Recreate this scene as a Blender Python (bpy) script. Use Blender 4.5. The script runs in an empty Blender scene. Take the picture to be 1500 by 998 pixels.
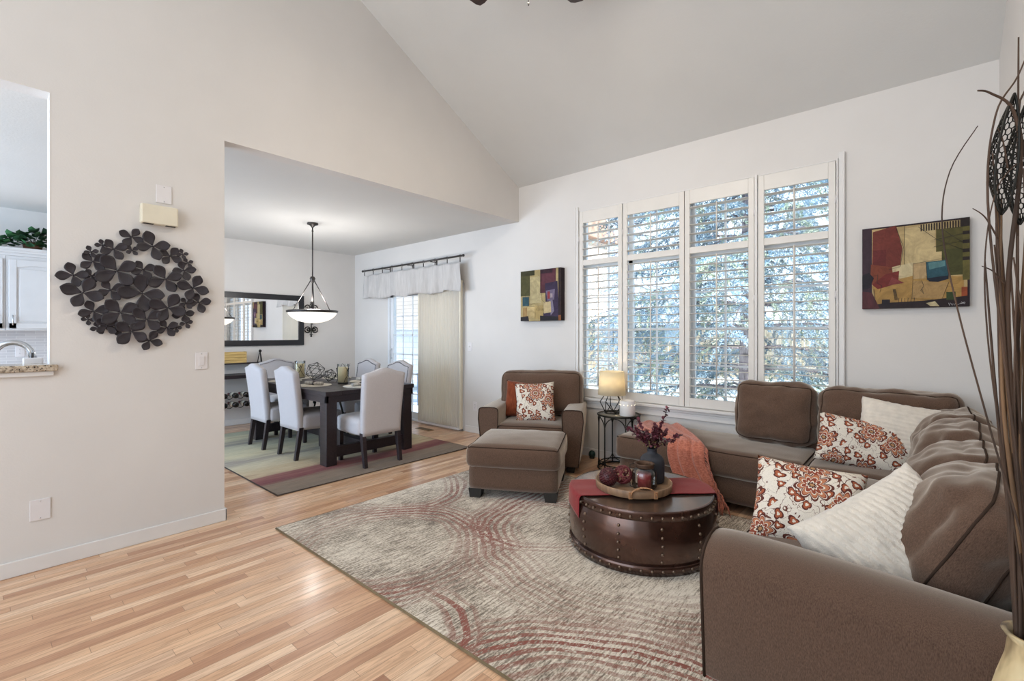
import bpy, bmesh, math, random
from math import sin, cos, pi, radians, sqrt, atan2
from mathutils import Vector, Matrix, noise
import numpy as np

random.seed(7)
rng = np.random.default_rng(7)
S = bpy.context.scene

# ---------------------------------------------------------------- camera, world, sun, exposure
F_PX = 688.0
cam_data = bpy.data.cameras.new('camera')
cam_data.sensor_fit = 'HORIZONTAL'
cam_data.sensor_width = 36.0
cam_data.lens = F_PX / 1500.0 * 36.0
cam_data.shift_y = -10.0 / 1500.0
cam_data.clip_start = 0.02
cam = bpy.data.objects.new('camera', cam_data)
cam.location = (0, 0, 1.35)
cam.rotation_euler = (pi / 2, 0, radians(41.2))
S.collection.objects.link(cam)
S.camera = cam

WORLD_STRENGTH = 1.85
EXPOSURE = 0.30
world = bpy.data.worlds.new('sky')
S.world = world
world.use_nodes = True
wn = world.node_tree
wn.nodes.clear()
w_tc = wn.nodes.new('ShaderNodeTexCoord')
w_sep = wn.nodes.new('ShaderNodeSeparateXYZ')
w_ramp = wn.nodes.new('ShaderNodeValToRGB')
w_bg = wn.nodes.new('ShaderNodeBackground')
w_out = wn.nodes.new('ShaderNodeOutputWorld')
wn.links.new(w_tc.outputs['Generated'], w_sep.inputs[0])
wn.links.new(w_sep.outputs['Z'], w_ramp.inputs[0])
wn.links.new(w_ramp.outputs[0], w_bg.inputs[0])
wn.links.new(w_bg.outputs[0], w_out.inputs[0])
w_ramp.color_ramp.elements[0].position = 0.0
w_ramp.color_ramp.elements[0].color = (0.90, 0.95, 1.0, 1)
w_ramp.color_ramp.elements[1].position = 0.6
w_ramp.color_ramp.elements[1].color = (0.52, 0.74, 1.0, 1)
w_bg.inputs[1].default_value = WORLD_STRENGTH

sun_data = bpy.data.lights.new('sun', 'SUN')
sun_data.energy = 11.0
sun_data.color = (1.0, 0.93, 0.82)
sun_data.angle = radians(0.6)
sun = bpy.data.objects.new('sun', sun_data)
# low winter sun running along the facade from the right, slightly away from the house
sun.rotation_euler = Vector((-0.84, 0.05, -0.52)).to_track_quat('-Z', 'Y').to_euler()
sun.location = (8, 8, 8)
S.collection.objects.link(sun)

def area(name, loc, rot, sx, sy, power, col):
    d = bpy.data.lights.new(name, 'AREA'); d.shape = 'RECTANGLE'; d.size = sx; d.size_y = sy; d.energy = power; d.color = col
    o = bpy.data.objects.new(name, d); o.location = loc; o.rotation_euler = rot; S.collection.objects.link(o); return o
# added fill lamps at the unseen open ends of living room and kitchen
area('living_fill_light', (-1.7, -2.9, 2.3), (radians(90), 0, 0), 3.8, 3.6, 64, (0.84, 0.92, 1.0))
area('kitchen_fill_light', (-5.8, -2.9, 1.45), (radians(90), 0, 0), 3.5, 2.4, 165, (0.48, 0.71, 1.0))
S.view_settings.view_transform = 'Standard'
S.view_settings.look = 'None'
S.view_settings.exposure = EXPOSURE
S.view_settings.gamma = 1.0
S.view_settings.use_curve_mapping = False

def lamp(name, loc, power, col, size=0.06, parent=None):
    d = bpy.data.lights.new(name, 'POINT')
    d.energy = power; d.color = col; d.shadow_soft_size = size
    o = bpy.data.objects.new(name, d); o.location = loc
    S.collection.objects.link(o)
    if parent: o.parent = parent
    return o

# ---------------------------------------------------------------- helpers: materials
def lin(c):
    return c / 12.92 if c <= 0.04045 else ((c + 0.055) / 1.055) ** 2.4
def rgb(h):
    if isinstance(h, str):
        h = h.lstrip('#')
        return tuple(lin(int(h[i:i + 2], 16) / 255) for i in (0, 2, 4)) + (1,)
    return tuple(h) + ((1,) if len(h) == 3 else ())

class G:
    """tiny node-graph helper"""
    def __init__(s, name):
        s.m = bpy.data.materials.new(name); s.m.use_nodes = True
        s.t = s.m.node_tree; s.t.nodes.clear()
        s.out = s.n('ShaderNodeOutputMaterial')
        s.b = s.n('ShaderNodeBsdfPrincipled')
        s.l(s.b.outputs[0], s.out.inputs[0])
    def n(s, t, **kw):
        x = s.t.nodes.new(t)
        for k, v in kw.items(): setattr(x, k, v)
        return x
    def l(s, a, b): s.t.links.new(a, b)
    def put(s, sock, v):
        if isinstance(v, bpy.types.NodeSocket): s.l(v, sock)
        else: sock.default_value = v
    def math(s, op, a, b=None, c=None, clamp=False):
        x = s.n('ShaderNodeMath', operation=op); x.use_clamp = clamp
        s.put(x.inputs[0], a)
        if b is not None: s.put(x.inputs[1], b)
        if c is not None: s.put(x.inputs[2], c)
        return x.outputs[0]
    def coord(s, scale=(1, 1, 1), kind='Object', loc=(0, 0, 0), rot=(0, 0, 0)):
        tc = s.n('ShaderNodeTexCoord'); mp = s.n('ShaderNodeMapping')
        mp.inputs['Scale'].default_value = scale; mp.inputs['Location'].default_value = loc
        mp.inputs['Rotation'].default_value = rot
        s.l(tc.outputs[kind], mp.inputs[0]); return mp.outputs[0]
    def geo(s, scale=(1, 1, 1), loc=(0, 0, 0)):
        g = s.n('ShaderNodeNewGeometry'); mp = s.n('ShaderNodeMapping')
        mp.inputs['Scale'].default_value = scale; mp.inputs['Location'].default_value = loc
        s.l(g.outputs['Position'], mp.inputs[0]); return mp.outputs[0]
    def noise(s, vec, scale=5, detail=3, rough=0.55, dist=0):
        x = s.n('ShaderNodeTexNoise'); s.l(vec, x.inputs['Vector'])
        x.inputs['Scale'].default_value = scale; x.inputs['Detail'].default_value = detail
        x.inputs['Roughness'].default_value = rough; x.inputs['Distortion'].default_value = dist
        return x.outputs['Fac']
    def ramp(s, fac, stops, interp='LINEAR'):
        x = s.n('ShaderNodeValToRGB'); x.color_ramp.interpolation = interp
        e = x.color_ramp.elements
        while len(e) < len(stops): e.new(0.5)
        for k, (p, c) in enumerate(stops):
            e[k].position = p; e[k].color = rgb(c)
        s.put(x.inputs[0], fac); return x.outputs[0]
    def mix(s, fac, a, b, blend='MIX'):
        x = s.n('ShaderNodeMix', data_type='RGBA', blend_type=blend)
        s.put(x.inputs[0], fac)
        s.put(x.inputs[6], rgb(a) if isinstance(a, (str, tuple)) else a)
        s.put(x.inputs[7], rgb(b) if isinstance(b, (str, tuple)) else b)
        return x.outputs[2]
    def bump(s, h, strength=0.3, dist=0.01):
        x = s.n('ShaderNodeBump'); x.inputs['Strength'].default_value = strength
        x.inputs['Distance'].default_value = dist
        s.l(h, x.inputs['Height']); s.l(x.outputs[0], s.b.inputs['Normal'])
    def set(s, **kw):
        for k, v in kw.items(): s.put(s.b.inputs[k.replace('_', ' ')], v)
        return s

def mat(name, col, rough=0.6, metal=0.0, var=0.06, scale=8, bump=0.0, bscale=200, bdist=0.002, stretch=(1, 1, 1), **kw):
    g = G(name); v = g.coord(stretch)
    c = rgb(col)
    n = g.noise(v, scale, 3)
    lo = tuple(max(0, x * (1 - var * 2.2)) for x in c[:3]); hi = tuple(min(1, x * (1 + var * 2.2)) for x in c[:3])
    g.set(Base_Color=g.ramp(n, [(0.3, lo), (0.7, hi)]), Roughness=rough, Metallic=metal)
    if bump: g.bump(g.noise(v, bscale, 2), bump, bdist)
    for k, x in kw.items(): g.put(g.b.inputs[k.replace('_', ' ')], x)
    return g.m

# ---------------------------------------------------------------- helpers: meshes
class MB:
    def __init__(s): s.v = []; s.f = []; s.mi = []; s.sm = []
    def add(s, verts, faces, m=0, smooth=True):
        o = len(s.v); s.v += [tuple(p) for p in verts]
        for f in faces:
            s.f.append(tuple(i + o for i in f)); s.mi.append(m); s.sm.append(smooth)
        return s
    def box(s, c, d, m=0, rz=0.0, M=None, smooth=False):
        hx, hy, hz = d[0] / 2, d[1] / 2, d[2] / 2
        R = M if M is not None else Matrix.Rotation(rz, 3, 'Z')
        vs = [Vector(c) + R @ Vector((x * hx, y * hy, z * hz)) for z in (-1, 1) for y in (-1, 1) for x in (-1, 1)]
        s.add(vs, [(0, 2, 3, 1), (4, 5, 7, 6), (0, 1, 5, 4), (1, 3, 7, 5), (3, 2, 6, 7), (2, 0, 4, 6)], m, smooth)
        return s
    def span(s, a, b, m=0):
        return s.box([(a[i] + b[i]) / 2 for i in range(3)], [abs(b[i] - a[i]) for i in range(3)], m)
    def tube(s, pts, r, seg=8, closed=False, m=0, cap=True):
        pts = [Vector(p) for p in pts]; n = len(pts)
        rr = r if hasattr(r, '__len__') else [r] * n
        tang = []
        for i in range(n):
            a = pts[(i - 1) % n] if (closed or i > 0) else pts[i]
            b = pts[(i + 1) % n] if (closed or i < n - 1) else pts[i]
            t = b - a
            tang.append(t.normalized() if t.length > 1e-9 else Vector((0, 0, 1)))
        ref = Vector((0, 0, 1)) if abs(tang[0].z) < 0.9 else Vector((1, 0, 0))
        u = tang[0].cross(ref).normalized()
        vs = []
        for i in range(n):
            u = (u - tang[i] * u.dot(tang[i]))
            if u.length < 1e-6: u = tang[i].orthogonal()
            u.normalize(); w = tang[i].cross(u)
            for k in range(seg):
                a = 2 * pi * k / seg
                vs.append(pts[i] + (u * cos(a) + w * sin(a)) * rr[i])
        fs = []
        for i in range(n if closed else n - 1):
            j = (i + 1) % n
            for k in range(seg):
                k2 = (k + 1) % seg
                fs.append((i * seg + k, i * seg + k2, j * seg + k2, j * seg + k))
        if cap and not closed:
            fs.append(tuple(range(seg - 1, -1, -1))); fs.append(tuple((n - 1) * seg + k for k in range(seg)))
        return s.add(vs, fs, m)
    def lathe(s, prof, seg=32, c=(0, 0, 0), m=0, smooth=True, M=None):
        vs = []; n = len(prof)
        for r, z in prof:
            for k in range(seg):
                a = 2 * pi * k / seg
                p = Vector((r * cos(a), r * sin(a), z))
                if M is not None: p = M @ p
                vs.append(Vector(c) + p)
        fs = [(i * seg + k, i * seg + (k + 1) % seg, (i + 1) * seg + (k + 1) % seg, (i + 1) * seg + k) for i in range(n - 1) for k in range(seg)]
        if prof[0][0] > 1e-6: fs.append(tuple(range(seg - 1, -1, -1)))
        if prof[-1][0] > 1e-6: fs.append(tuple((n - 1) * seg + k for k in range(seg)))
        return s.add(vs, fs, m, smooth)
    def cyl(s, c, r, h, seg=20, m=0, r2=None):
        r2 = r if r2 is None else r2
        vs = [(c[0] + rr * cos(2 * pi * k / seg), c[1] + rr * sin(2 * pi * k / seg), c[2] + z) for rr, z in ((r, 0), (r2, h)) for k in range(seg)]
        s.add(vs, [(k, (k + 1) % seg, seg + (k + 1) % seg, seg + k) for k in range(seg)], m, True)
        s.add(vs, [tuple(range(seg - 1, -1, -1)), tuple(range(seg, 2 * seg))], m, False)
        return s
    def prism(s, poly, d0, d1, f, m=0, smooth=False):
        """poly of (a, b); f(a, b, d) -> xyz"""
        n = len(poly)
        vs = [f(a, b, d0) for a, b in poly] + [f(a, b, d1) for a, b in poly]
        s.add(vs, [(k, (k + 1) % n, n + (k + 1) % n, n + k) for k in range(n)], m, smooth)
        s.add(vs, [tuple(range(n - 1, -1, -1)), tuple(range(n, 2 * n))], m, False)
        return s
    def ball(s, c, r, seg=16, rings=10, m=0, sc=(1, 1, 1)):
        vs = []; fs = []
        for i in range(rings + 1):
            t = pi * i / rings
            for k in range(seg):
                a = 2 * pi * k / seg
                vs.append((c[0] + r * sc[0] * sin(t) * cos(a), c[1] + r * sc[1] * sin(t) * sin(a), c[2] + r * sc[2] * cos(t)))
        for i in range(rings):
            for k in range(seg):
                fs.append((i * seg + k, (i + 1) * seg + k, (i + 1) * seg + (k + 1) % seg, i * seg + (k + 1) % seg))
        return s.add(vs, fs, m)
    def grid(s, nu, nv, f, m=0, wrap=False):
        vs = [f(i / (nu - 1), j / (nv - 1)) for j in range(nv) for i in range(nu)]
        fs = [(j * nu + i, j * nu + i + 1, (j + 1) * nu + i + 1, (j + 1) * nu + i) for j in range(nv - 1) for i in range(nu - 1)]
        return s.add(vs, fs, m)
    def build(s, name, mats, parent=None, loc=None, rot=None, bevel=0, seg=2, solid=0, sub=0):
        me = bpy.data.meshes.new(name)
        me.from_pydata(s.v, [], s.f); me.update()
        if not isinstance(mats, (list, tuple)): mats = [mats]
        for x in mats: me.materials.append(x)
        me.polygons.foreach_set('material_index', s.mi); me.polygons.foreach_set('use_smooth', s.sm)
        bm = bmesh.new(); bm.from_mesh(me); bmesh.ops.recalc_face_normals(bm, faces=bm.faces); bm.to_mesh(me); bm.free()
        o = bpy.data.objects.new(name, me); S.collection.objects.link(o)
        if parent is not None: o.parent = parent
        if loc is not None: o.location = loc
        if rot is not None: o.rotation_euler = rot
        if solid:
            x = o.modifiers.new('solid', 'SOLIDIFY'); x.thickness = solid; x.offset = 0
        if bevel:
            x = o.modifiers.new('bevel', 'BEVEL'); x.width = bevel; x.segments = seg; x.limit_method = 'ANGLE'; x.angle_limit = radians(40)
            x.harden_normals = False
        if sub:
            x = o.modifiers.new('sub', 'SUBSURF'); x.levels = sub; x.render_levels = sub
        return o

def tag(o, label, cat, group=None, kind=None):
    o['label'] = label; o['category'] = cat
    if group: o['group'] = group
    if kind: o['kind'] = kind
    return o
def thing(name, label, cat, loc=(0, 0, 0), rz=0.0, group=None):
    o = bpy.data.objects.new(name, None); S.collection.objects.link(o)
    o.empty_display_size = 0.1
    o.location = loc; o.rotation_euler = (0, 0, rz)
    return tag(o, label, cat, group)
def struct(o, label=None, cat=None):
    o['kind'] = 'structure'
    if label: o['label'] = label
    if cat: o['category'] = cat
    return o
def dup(root, loc, rz=None, label=None):
    r = root.copy(); S.collection.objects.link(r); r.location = loc
    if rz is not None: r.rotation_euler = (root.rotation_euler[0], root.rotation_euler[1], rz)
    if label: r['label'] = label
    for ch in list(root.children):
        c = ch.copy(); S.collection.objects.link(c); c.parent = r
        for g in list(ch.children):
            d = g.copy(); S.collection.objects.link(d); d.parent = c
    return r

# soft upholstered box: cube surface -> rounded, bulged box
def soft_fn(d, r, bulge, wr=0.0, seed=0, wscale=6.0):
    hx, hy, hz = d[0] / 2, d[1] / 2, d[2] / 2
    so = Vector((seed * 3.7, seed * 1.3, seed * 2.1))
    def f(p):
        q = Vector((p[0] * hx, p[1] * hy, p[2] * hz))
        c = Vector((max(-hx + r, min(hx - r, q.x)), max(-hy + r, min(hy - r, q.y)), max(-hz + r, min(hz - r, q.z))))
        n = q - c
        n = n.normalized() if n.length > 1e-9 else Vector((0, 0, 0))
        o = c + n * r
        bx = (1 - p[1] ** 2) * (1 - p[2] ** 2); by = (1 - p[0] ** 2) * (1 - p[2] ** 2); bz = (1 - p[0] ** 2) * (1 - p[1] ** 2)
        o += Vector((bulge[0] * bx * p[0], bulge[1] * by * p[1], bulge[2] * bz * p[2]))
        if wr:
            k = noise.noise(o * wscale + so) + 0.5 * noise.noise(o * wscale * 2.3 + so)
            o += n * (k * wr)
        return o
    return f
def soft_mb(mb, f, n=(12, 12, 12), M=None, m=0):
    def face(ax, sg):
        a, b = [(1, 2), (0, 2), (0, 1)][ax]
        na, nb = n[a], n[b]
        def g(u, v):
            p = [0, 0, 0]; p[ax] = sg; p[a] = -1 + 2 * u; p[b] = -1 + 2 * v
            q = f(p); return M @ q if M is not None else q
        mb.grid(na + 1, nb + 1, g, m)
    for ax in range(3):
        for sg in (-1, 1): face(ax, sg)
def weld(o, d=1e-4):
    bm = bmesh.new(); bm.from_mesh(o.data)
    bmesh.ops.remove_doubles(bm, verts=bm.verts, dist=d)
    bmesh.ops.recalc_face_normals(bm, faces=bm.faces)
    bm.to_mesh(o.data); bm.free(); return o
def soft(name, d, r, bulge, material, parent, loc=(0, 0, 0), rot=(0, 0, 0), n=(12, 12, 12), wr=0.0, seed=0, pipes=(), pm=None, wscale=6.0, pr=0.0045):
    f = soft_fn(d, r, bulge, wr, seed, wscale)
    mb = MB(); soft_mb(mb, f, n)
    o = weld(mb.build(name, material, parent, loc, rot))
    if pipes:
        pb = MB()
        for ax, sg in pipes:
            a, b = [(1, 2), (0, 2), (0, 1)][ax]
            pts = []
            N = 18
            for s0, s1 in (((-1, -1), (1, -1)), ((1, -1), (1, 1)), ((1, 1), (-1, 1)), ((-1, 1), (-1, -1))):
                for k in range(N):
                    t = k / N; p = [0, 0, 0]; p[ax] = sg
                    p[a] = s0[0] + (s1[0] - s0[0]) * t; p[b] = s0[1] + (s1[1] - s0[1]) * t
                    pts.append(f(p))
            pb.tube(pts, pr, 6, True)
        pb.build('piping', pm or material, o)
    return o
def pillow_mb(w, h, t, n=22, ear=0.06, wr=0.0, seed=0, ridge=0.0, along=False):
    """knife-edge pillow standing in the xz plane, thickness along y"""
    mb = MB(); so = Vector((seed * 5.1, seed, 0))
    def side(sg):
        def g(u, v):
            a, b = -1 + 2 * u, -1 + 2 * v
            x = a * (w / 2) * (1 - ear * (1 - b * b) * abs(a) ** 3); z = b * (h / 2) * (1 - ear * (1 - a * a) * abs(b) ** 3)
            th = (max(0, 1 - a ** 4) * max(0, 1 - b ** 4)) ** 0.55 * (1 - 0.12 * (a * a + b * b))
            y = sg * t / 2 * th
            p = Vector((x, y, z))
            if wr: y += sg * wr * th * noise.noise(p * 7 + so)
            if ridge:
                ph = ((x + 0.25 * z) if along else z) * 2 * pi / 0.026 + 1.2 * noise.noise(p * 5 + so)
                y += sg * min(1, th * 3) * ridge * (abs(sin(ph / 2)) + 0.6 * noise.noise(p * 30 + so))
                x += 0.004 * noise.noise(p * 40 + so); z += 0.004 * noise.noise(p * 41 - so)
            return (x, y, z)
        mb.grid(n + 1, n + 1, g)
    side(-1); side(1)
    return mb

# ---------------------------------------------------------------- dimensions of the place
LX, WY, BX, RX = -3.80, 4.47, -7.65, 0.38      # dividing wall, window wall, far dining wall, right wall
HZ = 2.745                                      # dining ceiling / opening height
def ceil_z(y): return 3.17 + 0.535 * (WY - max(y, 0.9))

# ---------------------------------------------------------------- materials
M_wall = mat('warm_white_paint', '#d4cfca', 0.85, var=0.012, scale=1.5, bump=0.25, bscale=90, bdist=0.002)
M_ceil = mat('ceiling_paint', '#d2d0cc', 0.9, var=0.01, scale=1.5, bump=0.3, bscale=70, bdist=0.003)
M_trim = mat('white_trim_paint', '#d8d4d0', 0.4, var=0.01)
M_shut = mat('shutter_white', '#d9d3cb', 0.38, var=0.01)
M_vinyl = mat('window_vinyl', '#dcdfe2', 0.35, var=0.01)
M_plate = mat('white_plastic', '#dad5d4', 0.35, var=0.01)
M_cream = mat('cream_plastic', '#d8cfba', 0.4, var=0.015)
M_dark_hole = mat('dark_slot', '#3a3532', 0.7)
M_black_iron = mat('black_iron', '#26241f', 0.5, metal=0.6, var=0.1)
M_bronze = mat('bronze_metal', '#4a4644', 0.42, metal=0.75, var=0.1)
M_darkwood = mat('espresso_wood', '#2a2124', 0.38, var=0.16, scale=5, stretch=(1, 14, 14), bump=0.08, bscale=60)
M_chrome = mat('brushed_nickel', '#c3c5c8', 0.22, metal=1.0, var=0.03)
M_blackleg = mat('black_block_foot', '#17130f', 0.45)
M_nail = mat('nailhead_metal', '#4b4a52', 0.35, metal=0.85)

g = G('oak_floor')
v = g.geo()
sx = g.n('ShaderNodeSeparateXYZ'); g.l(v, sx.inputs[0])
xs = g.math('DIVIDE', sx.outputs[0], 0.0575)
ix = g.math('FLOOR', xs)
w1 = g.n('ShaderNodeTexWhiteNoise', noise_dimensions='1D'); g.l(ix, w1.inputs['W'])
ys = g.math('ADD', g.math('DIVIDE', sx.outputs[1], 0.78), g.math('MULTIPLY', w1.outputs[0], 7.3))
iy = g.math('FLOOR', ys)
cv = g.n('ShaderNodeCombineXYZ'); g.l(ix, cv.inputs[0]); g.l(iy, cv.inputs[1])
w2 = g.n('ShaderNodeTexWhiteNoise', noise_dimensions='2D'); g.l(cv.outputs[0], w2.inputs['Vector'])
base = g.ramp(w2.outputs[0], [(0.0, (0.41, 0.205, 0.118)), (0.14, (0.59, 0.325, 0.185)), (0.38, (0.70, 0.425, 0.25)), (0.62, (0.79, 0.51, 0.315)), (0.85, (0.86, 0.61, 0.41)), (1.0, (0.52, 0.28, 0.16))])
off = g.n('ShaderNodeCombineXYZ'); g.l(g.math('MULTIPLY', w2.outputs[0], 31.0), off.inputs[2])
va = g.n('ShaderNodeVectorMath', operation='ADD'); g.l(g.geo((34, 2.2, 1)), va.inputs[0]); g.l(off.outputs[0], va.inputs[1])
gr = g.noise(va.outputs[0], 1.6, 5, 0.65, 1.2)
base = g.mix(g.math('MULTIPLY', g.ramp(gr, [(0.42, (0, 0, 0)), (0.62, (1, 1, 1))]), 0.42), base, '#8d5f41')
fx = g.math('FRACT', xs)
gap = g.math('LESS_THAN', g.math('MINIMUM', fx, g.math('SUBTRACT', 1.0, fx)), 0.018)
fy = g.math('FRACT', ys)
gap = g.math('MAXIMUM', gap, g.math('LESS_THAN', fy, 0.0025))
base = g.mix(g.math('MULTIPLY', gap, 0.6), base, '#5d3d2a')
g.set(Base_Color=base, Roughness=g.math('ADD', 0.24, g.math('MULTIPLY', gr, 0.14)))
g.put(g.b.inputs['Coat Weight'], 0.25); g.put(g.b.inputs['Coat Roughness'], 0.16)
g.bump(g.math('SUBTRACT', gr, gap), 0.05, 0.002)
M_floor = g.m

def thin_glass(name, tint=(1, 1, 1), gloss=0.06):
    g = G(name)
    tr = g.n('ShaderNodeBsdfTransparent'); tr.inputs[0].default_value = rgb(tint)
    gl = g.n('ShaderNodeBsdfGlossy'); gl.inputs['Roughness'].default_value = 0.02
    fr = g.n('ShaderNodeFresnel'); fr.inputs[0].default_value = 1.45
    mx = g.n('ShaderNodeMixShader')
    g.l(g.math('ADD', g.math('MULTIPLY', fr.outputs[0], 0.8), gloss * 0.3), mx.inputs[0])
    g.l(tr.outputs[0], mx.inputs[1]); g.l(gl.outputs[0], mx.inputs[2]); g.l(mx.outputs[0], g.out.inputs[0])
    return g.m
M_pane = thin_glass('window_glass', (0.93, 0.97, 1.0))
M_clear = thin_glass('clear_glass', (0.92, 0.95, 0.95), 0.3)

# ---------------------------------------------------------------- room shell
mb = MB(); mb.span((-8.0, -3.0, -0.15), (3.0, WY + 0.15, 0.0)); struct(mb.build('floor', M_floor))

Xf = lambda a, b, d: (d, a, b)     # polygons in (y, z) swept along x
mb = MB()
T = 0.13
def lw(poly): mb.prism(poly, LX - T, LX, Xf)
lw([(-3, 0), (-1.2, 0), (-1.2, ceil_z(0)), (-3, ceil_z(0))])
lw([(-1.2, 0), (0.285, 0), (0.285, 1.135), (-1.2, 1.135)])
lw([(-1.2, HZ), (0.285, HZ), (0.285, ceil_z(0)), (-1.2, ceil_z(0))])
lw([(0.285, 0), (1.185, 0), (1.185, ceil_z(0)), (0.9, ceil_z(0)), (0.285, ceil_z(0))])
lw([(1.185, HZ), (WY, HZ), (WY, ceil_z(WY)), (1.185, ceil_z(1.185))])
struct(mb.build('wall_left', M_wall))

mb = MB()
WT = 0.16
WX0, WX1, WZ0, WZ1 = -2.915, -0.500, 0.655, 2.725
DX0, DX1, DZ1 = -6.62, -4.80, 2.06
def ww(x0, x1, z0, z1): mb.span((x0, WY, z0), (x1, WY + WT, z1))
ww(BX - 0.1, DX0, 0, 3.17); ww(DX0, DX1, DZ1, 3.17); ww(DX1, WX0, 0, 3.17)
ww(WX0, WX1, 0, WZ0); ww(WX0, WX1, WZ1, 3.17); ww(WX1, RX + 0.12, 0, 3.17)
struct(mb.build('wall_back', M_wall))

mb = MB(); mb.span((BX - 0.12, -3, 0), (BX, WY + WT, 2.9)); struct(mb.build('wall_dining', M_wall))
mb = MB(); mb.prism([(-3, 0), (WY, 0), (WY, ceil_z(WY)), (0.9, ceil_z(0)), (-3, ceil_z(0))], RX, RX + 0.12, Xf); struct(mb.build('wall_right', M_wall))
mb = MB(); mb.span((BX - 0.12, -3, HZ + 0.002), (LX - T, WY + WT, HZ + 0.15)); struct(mb.build('ceiling_dining', M_ceil))
mb = MB()
mb.prism([(WY + WT, 3.17 - 0.535 * WT), (WY + WT, 3.3), (0.9, ceil_z(0) + 0.14), (-3, ceil_z(0) + 0.14), (-3, ceil_z(0)), (0.9, ceil_z(0))], LX - T, RX + 0.12, Xf)
struct(mb.build('ceiling', M_ceil))

# baseboards
def base_mb(): return MB()
BH, BT = 0.088, 0.014
mb = MB(); mb.span((LX, -3, 0), (LX + BT, 1.185 + BT, BH)); mb.span((LX - T - BT, 1.185, 0), (LX + BT, 1.185 + BT, BH)); struct(mb.build('baseboard_left', M_trim, bevel=0.005))
mb = MB(); mb.span((DX1 + 0.04, WY - BT, 0), (RX, WY, BH)); mb.span((BX, WY - BT, 0), (DX0 - 0.04, WY, BH)); struct(mb.build('baseboard_back', M_trim, bevel=0.005))
mb = MB(); mb.span((BX, -3, 0), (BX + BT, WY, BH)); struct(mb.build('baseboard_dining', M_trim, bevel=0.005))
mb = MB(); mb.span((RX - BT, -3, 0), (RX, WY, BH)); struct(mb.build('baseboard_right', M_trim, bevel=0.005))

# ---------------------------------------------------------------- window behind the shutters
win = bpy.data.objects.new('window_1', None); S.collection.objects.link(win); win.location = (0, WY, 0)
struct(win, 'wide white four-light window behind the plantation shutters', 'window')
mb = MB()
y0, y1 = 0.085, 0.13
fw = 0.045
for x0, x1 in ((WX0, -1.722), (-1.698, WX1)):
    mb.span((x0, y0, WZ0), (x0 + fw, y1, WZ1)); mb.span((x1 - fw, y0, WZ0), (x1, y1, WZ1))
    mb.span((x0, y0, WZ0), (x1, y1, WZ0 + fw)); mb.span((x0, y0, WZ1 - fw), (x1, y1, WZ1))
mb.span((-1.74, y0 - 0.01, WZ0), (-1.68, y1, WZ1))
mb.build('window_frame', M_vinyl, win, bevel=0.004)
for x0, x1 in ((WX0 + fw, -1.722 - fw), (-1.698 + fw, WX1 - fw)):
    mb = MB()
    xm = (x0 + x1) / 2
    mb.span((xm - 0.022, y0 - 0.004, WZ0 + fw), (xm + 0.022, y1 - 0.01, WZ1 - fw))
    mb.span((x0, y0 - 0.004, 2.09), (x1, y1 - 0.01, 2.16))
    for k in (0.25, 0.75):
        xx = x0 + (x1 - x0) * k
        mb.span((xx - 0.009, 0.102, WZ0 + fw), (xx + 0.009, 0.112, WZ1 - fw))
    for zz in (1.05, 1.40, 1.75):
        mb.span((x0, 0.103, zz - 0.008), (x1, 0.111, zz + 0.008))
    o = mb.build('window_sash', M_vinyl, win)
    MB().add([(x0, 0.107, WZ0 + fw), (x1, 0.107, WZ0 + fw), (x1, 0.107, WZ1 - fw), (x0, 0.107, WZ1 - fw)], [(0, 1, 2, 3)], 0, False).build('window_pane', M_pane, o)
mb = MB()
mb.span((WX0 - 0.03, -0.062, WZ0 - 0.035), (WX1 + 0.03, 0.085, WZ0 - 0.004))
mb.span((WX0 - 0.02, -0.03, WZ0 - 0.062), (WX1 + 0.02, 0.0, WZ0 - 0.035))
mb.span((WX0 - 0.01, -0.02, WZ0 - 0.12), (WX1 + 0.01, 0.0, WZ0 - 0.062))
mb.build('window_sill', M_trim, win, bevel=0.006)
mb = MB()
for xx, sg in ((WX0, -1), (WX1, 1)):
    mb.span((xx - 0.0, -0.018, WZ0 - 0.02), (xx + sg * 0.034, 0.0, WZ1 + 0.045))
    mb.span((xx + sg * 0.028, -0.026, WZ0 - 0.02), (xx + sg * 0.042, 0.0, WZ1 + 0.045))
    mb.span((xx - sg * 0.012, -0.03, WZ0 - 0.004), (xx, 0.08, WZ1))
mb.span((WX0, -0.006, WZ1 - 0.012), (WX1, 0.08, WZ1))
mb.build('window_casing', M_trim, win, bevel=0.004)

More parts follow.
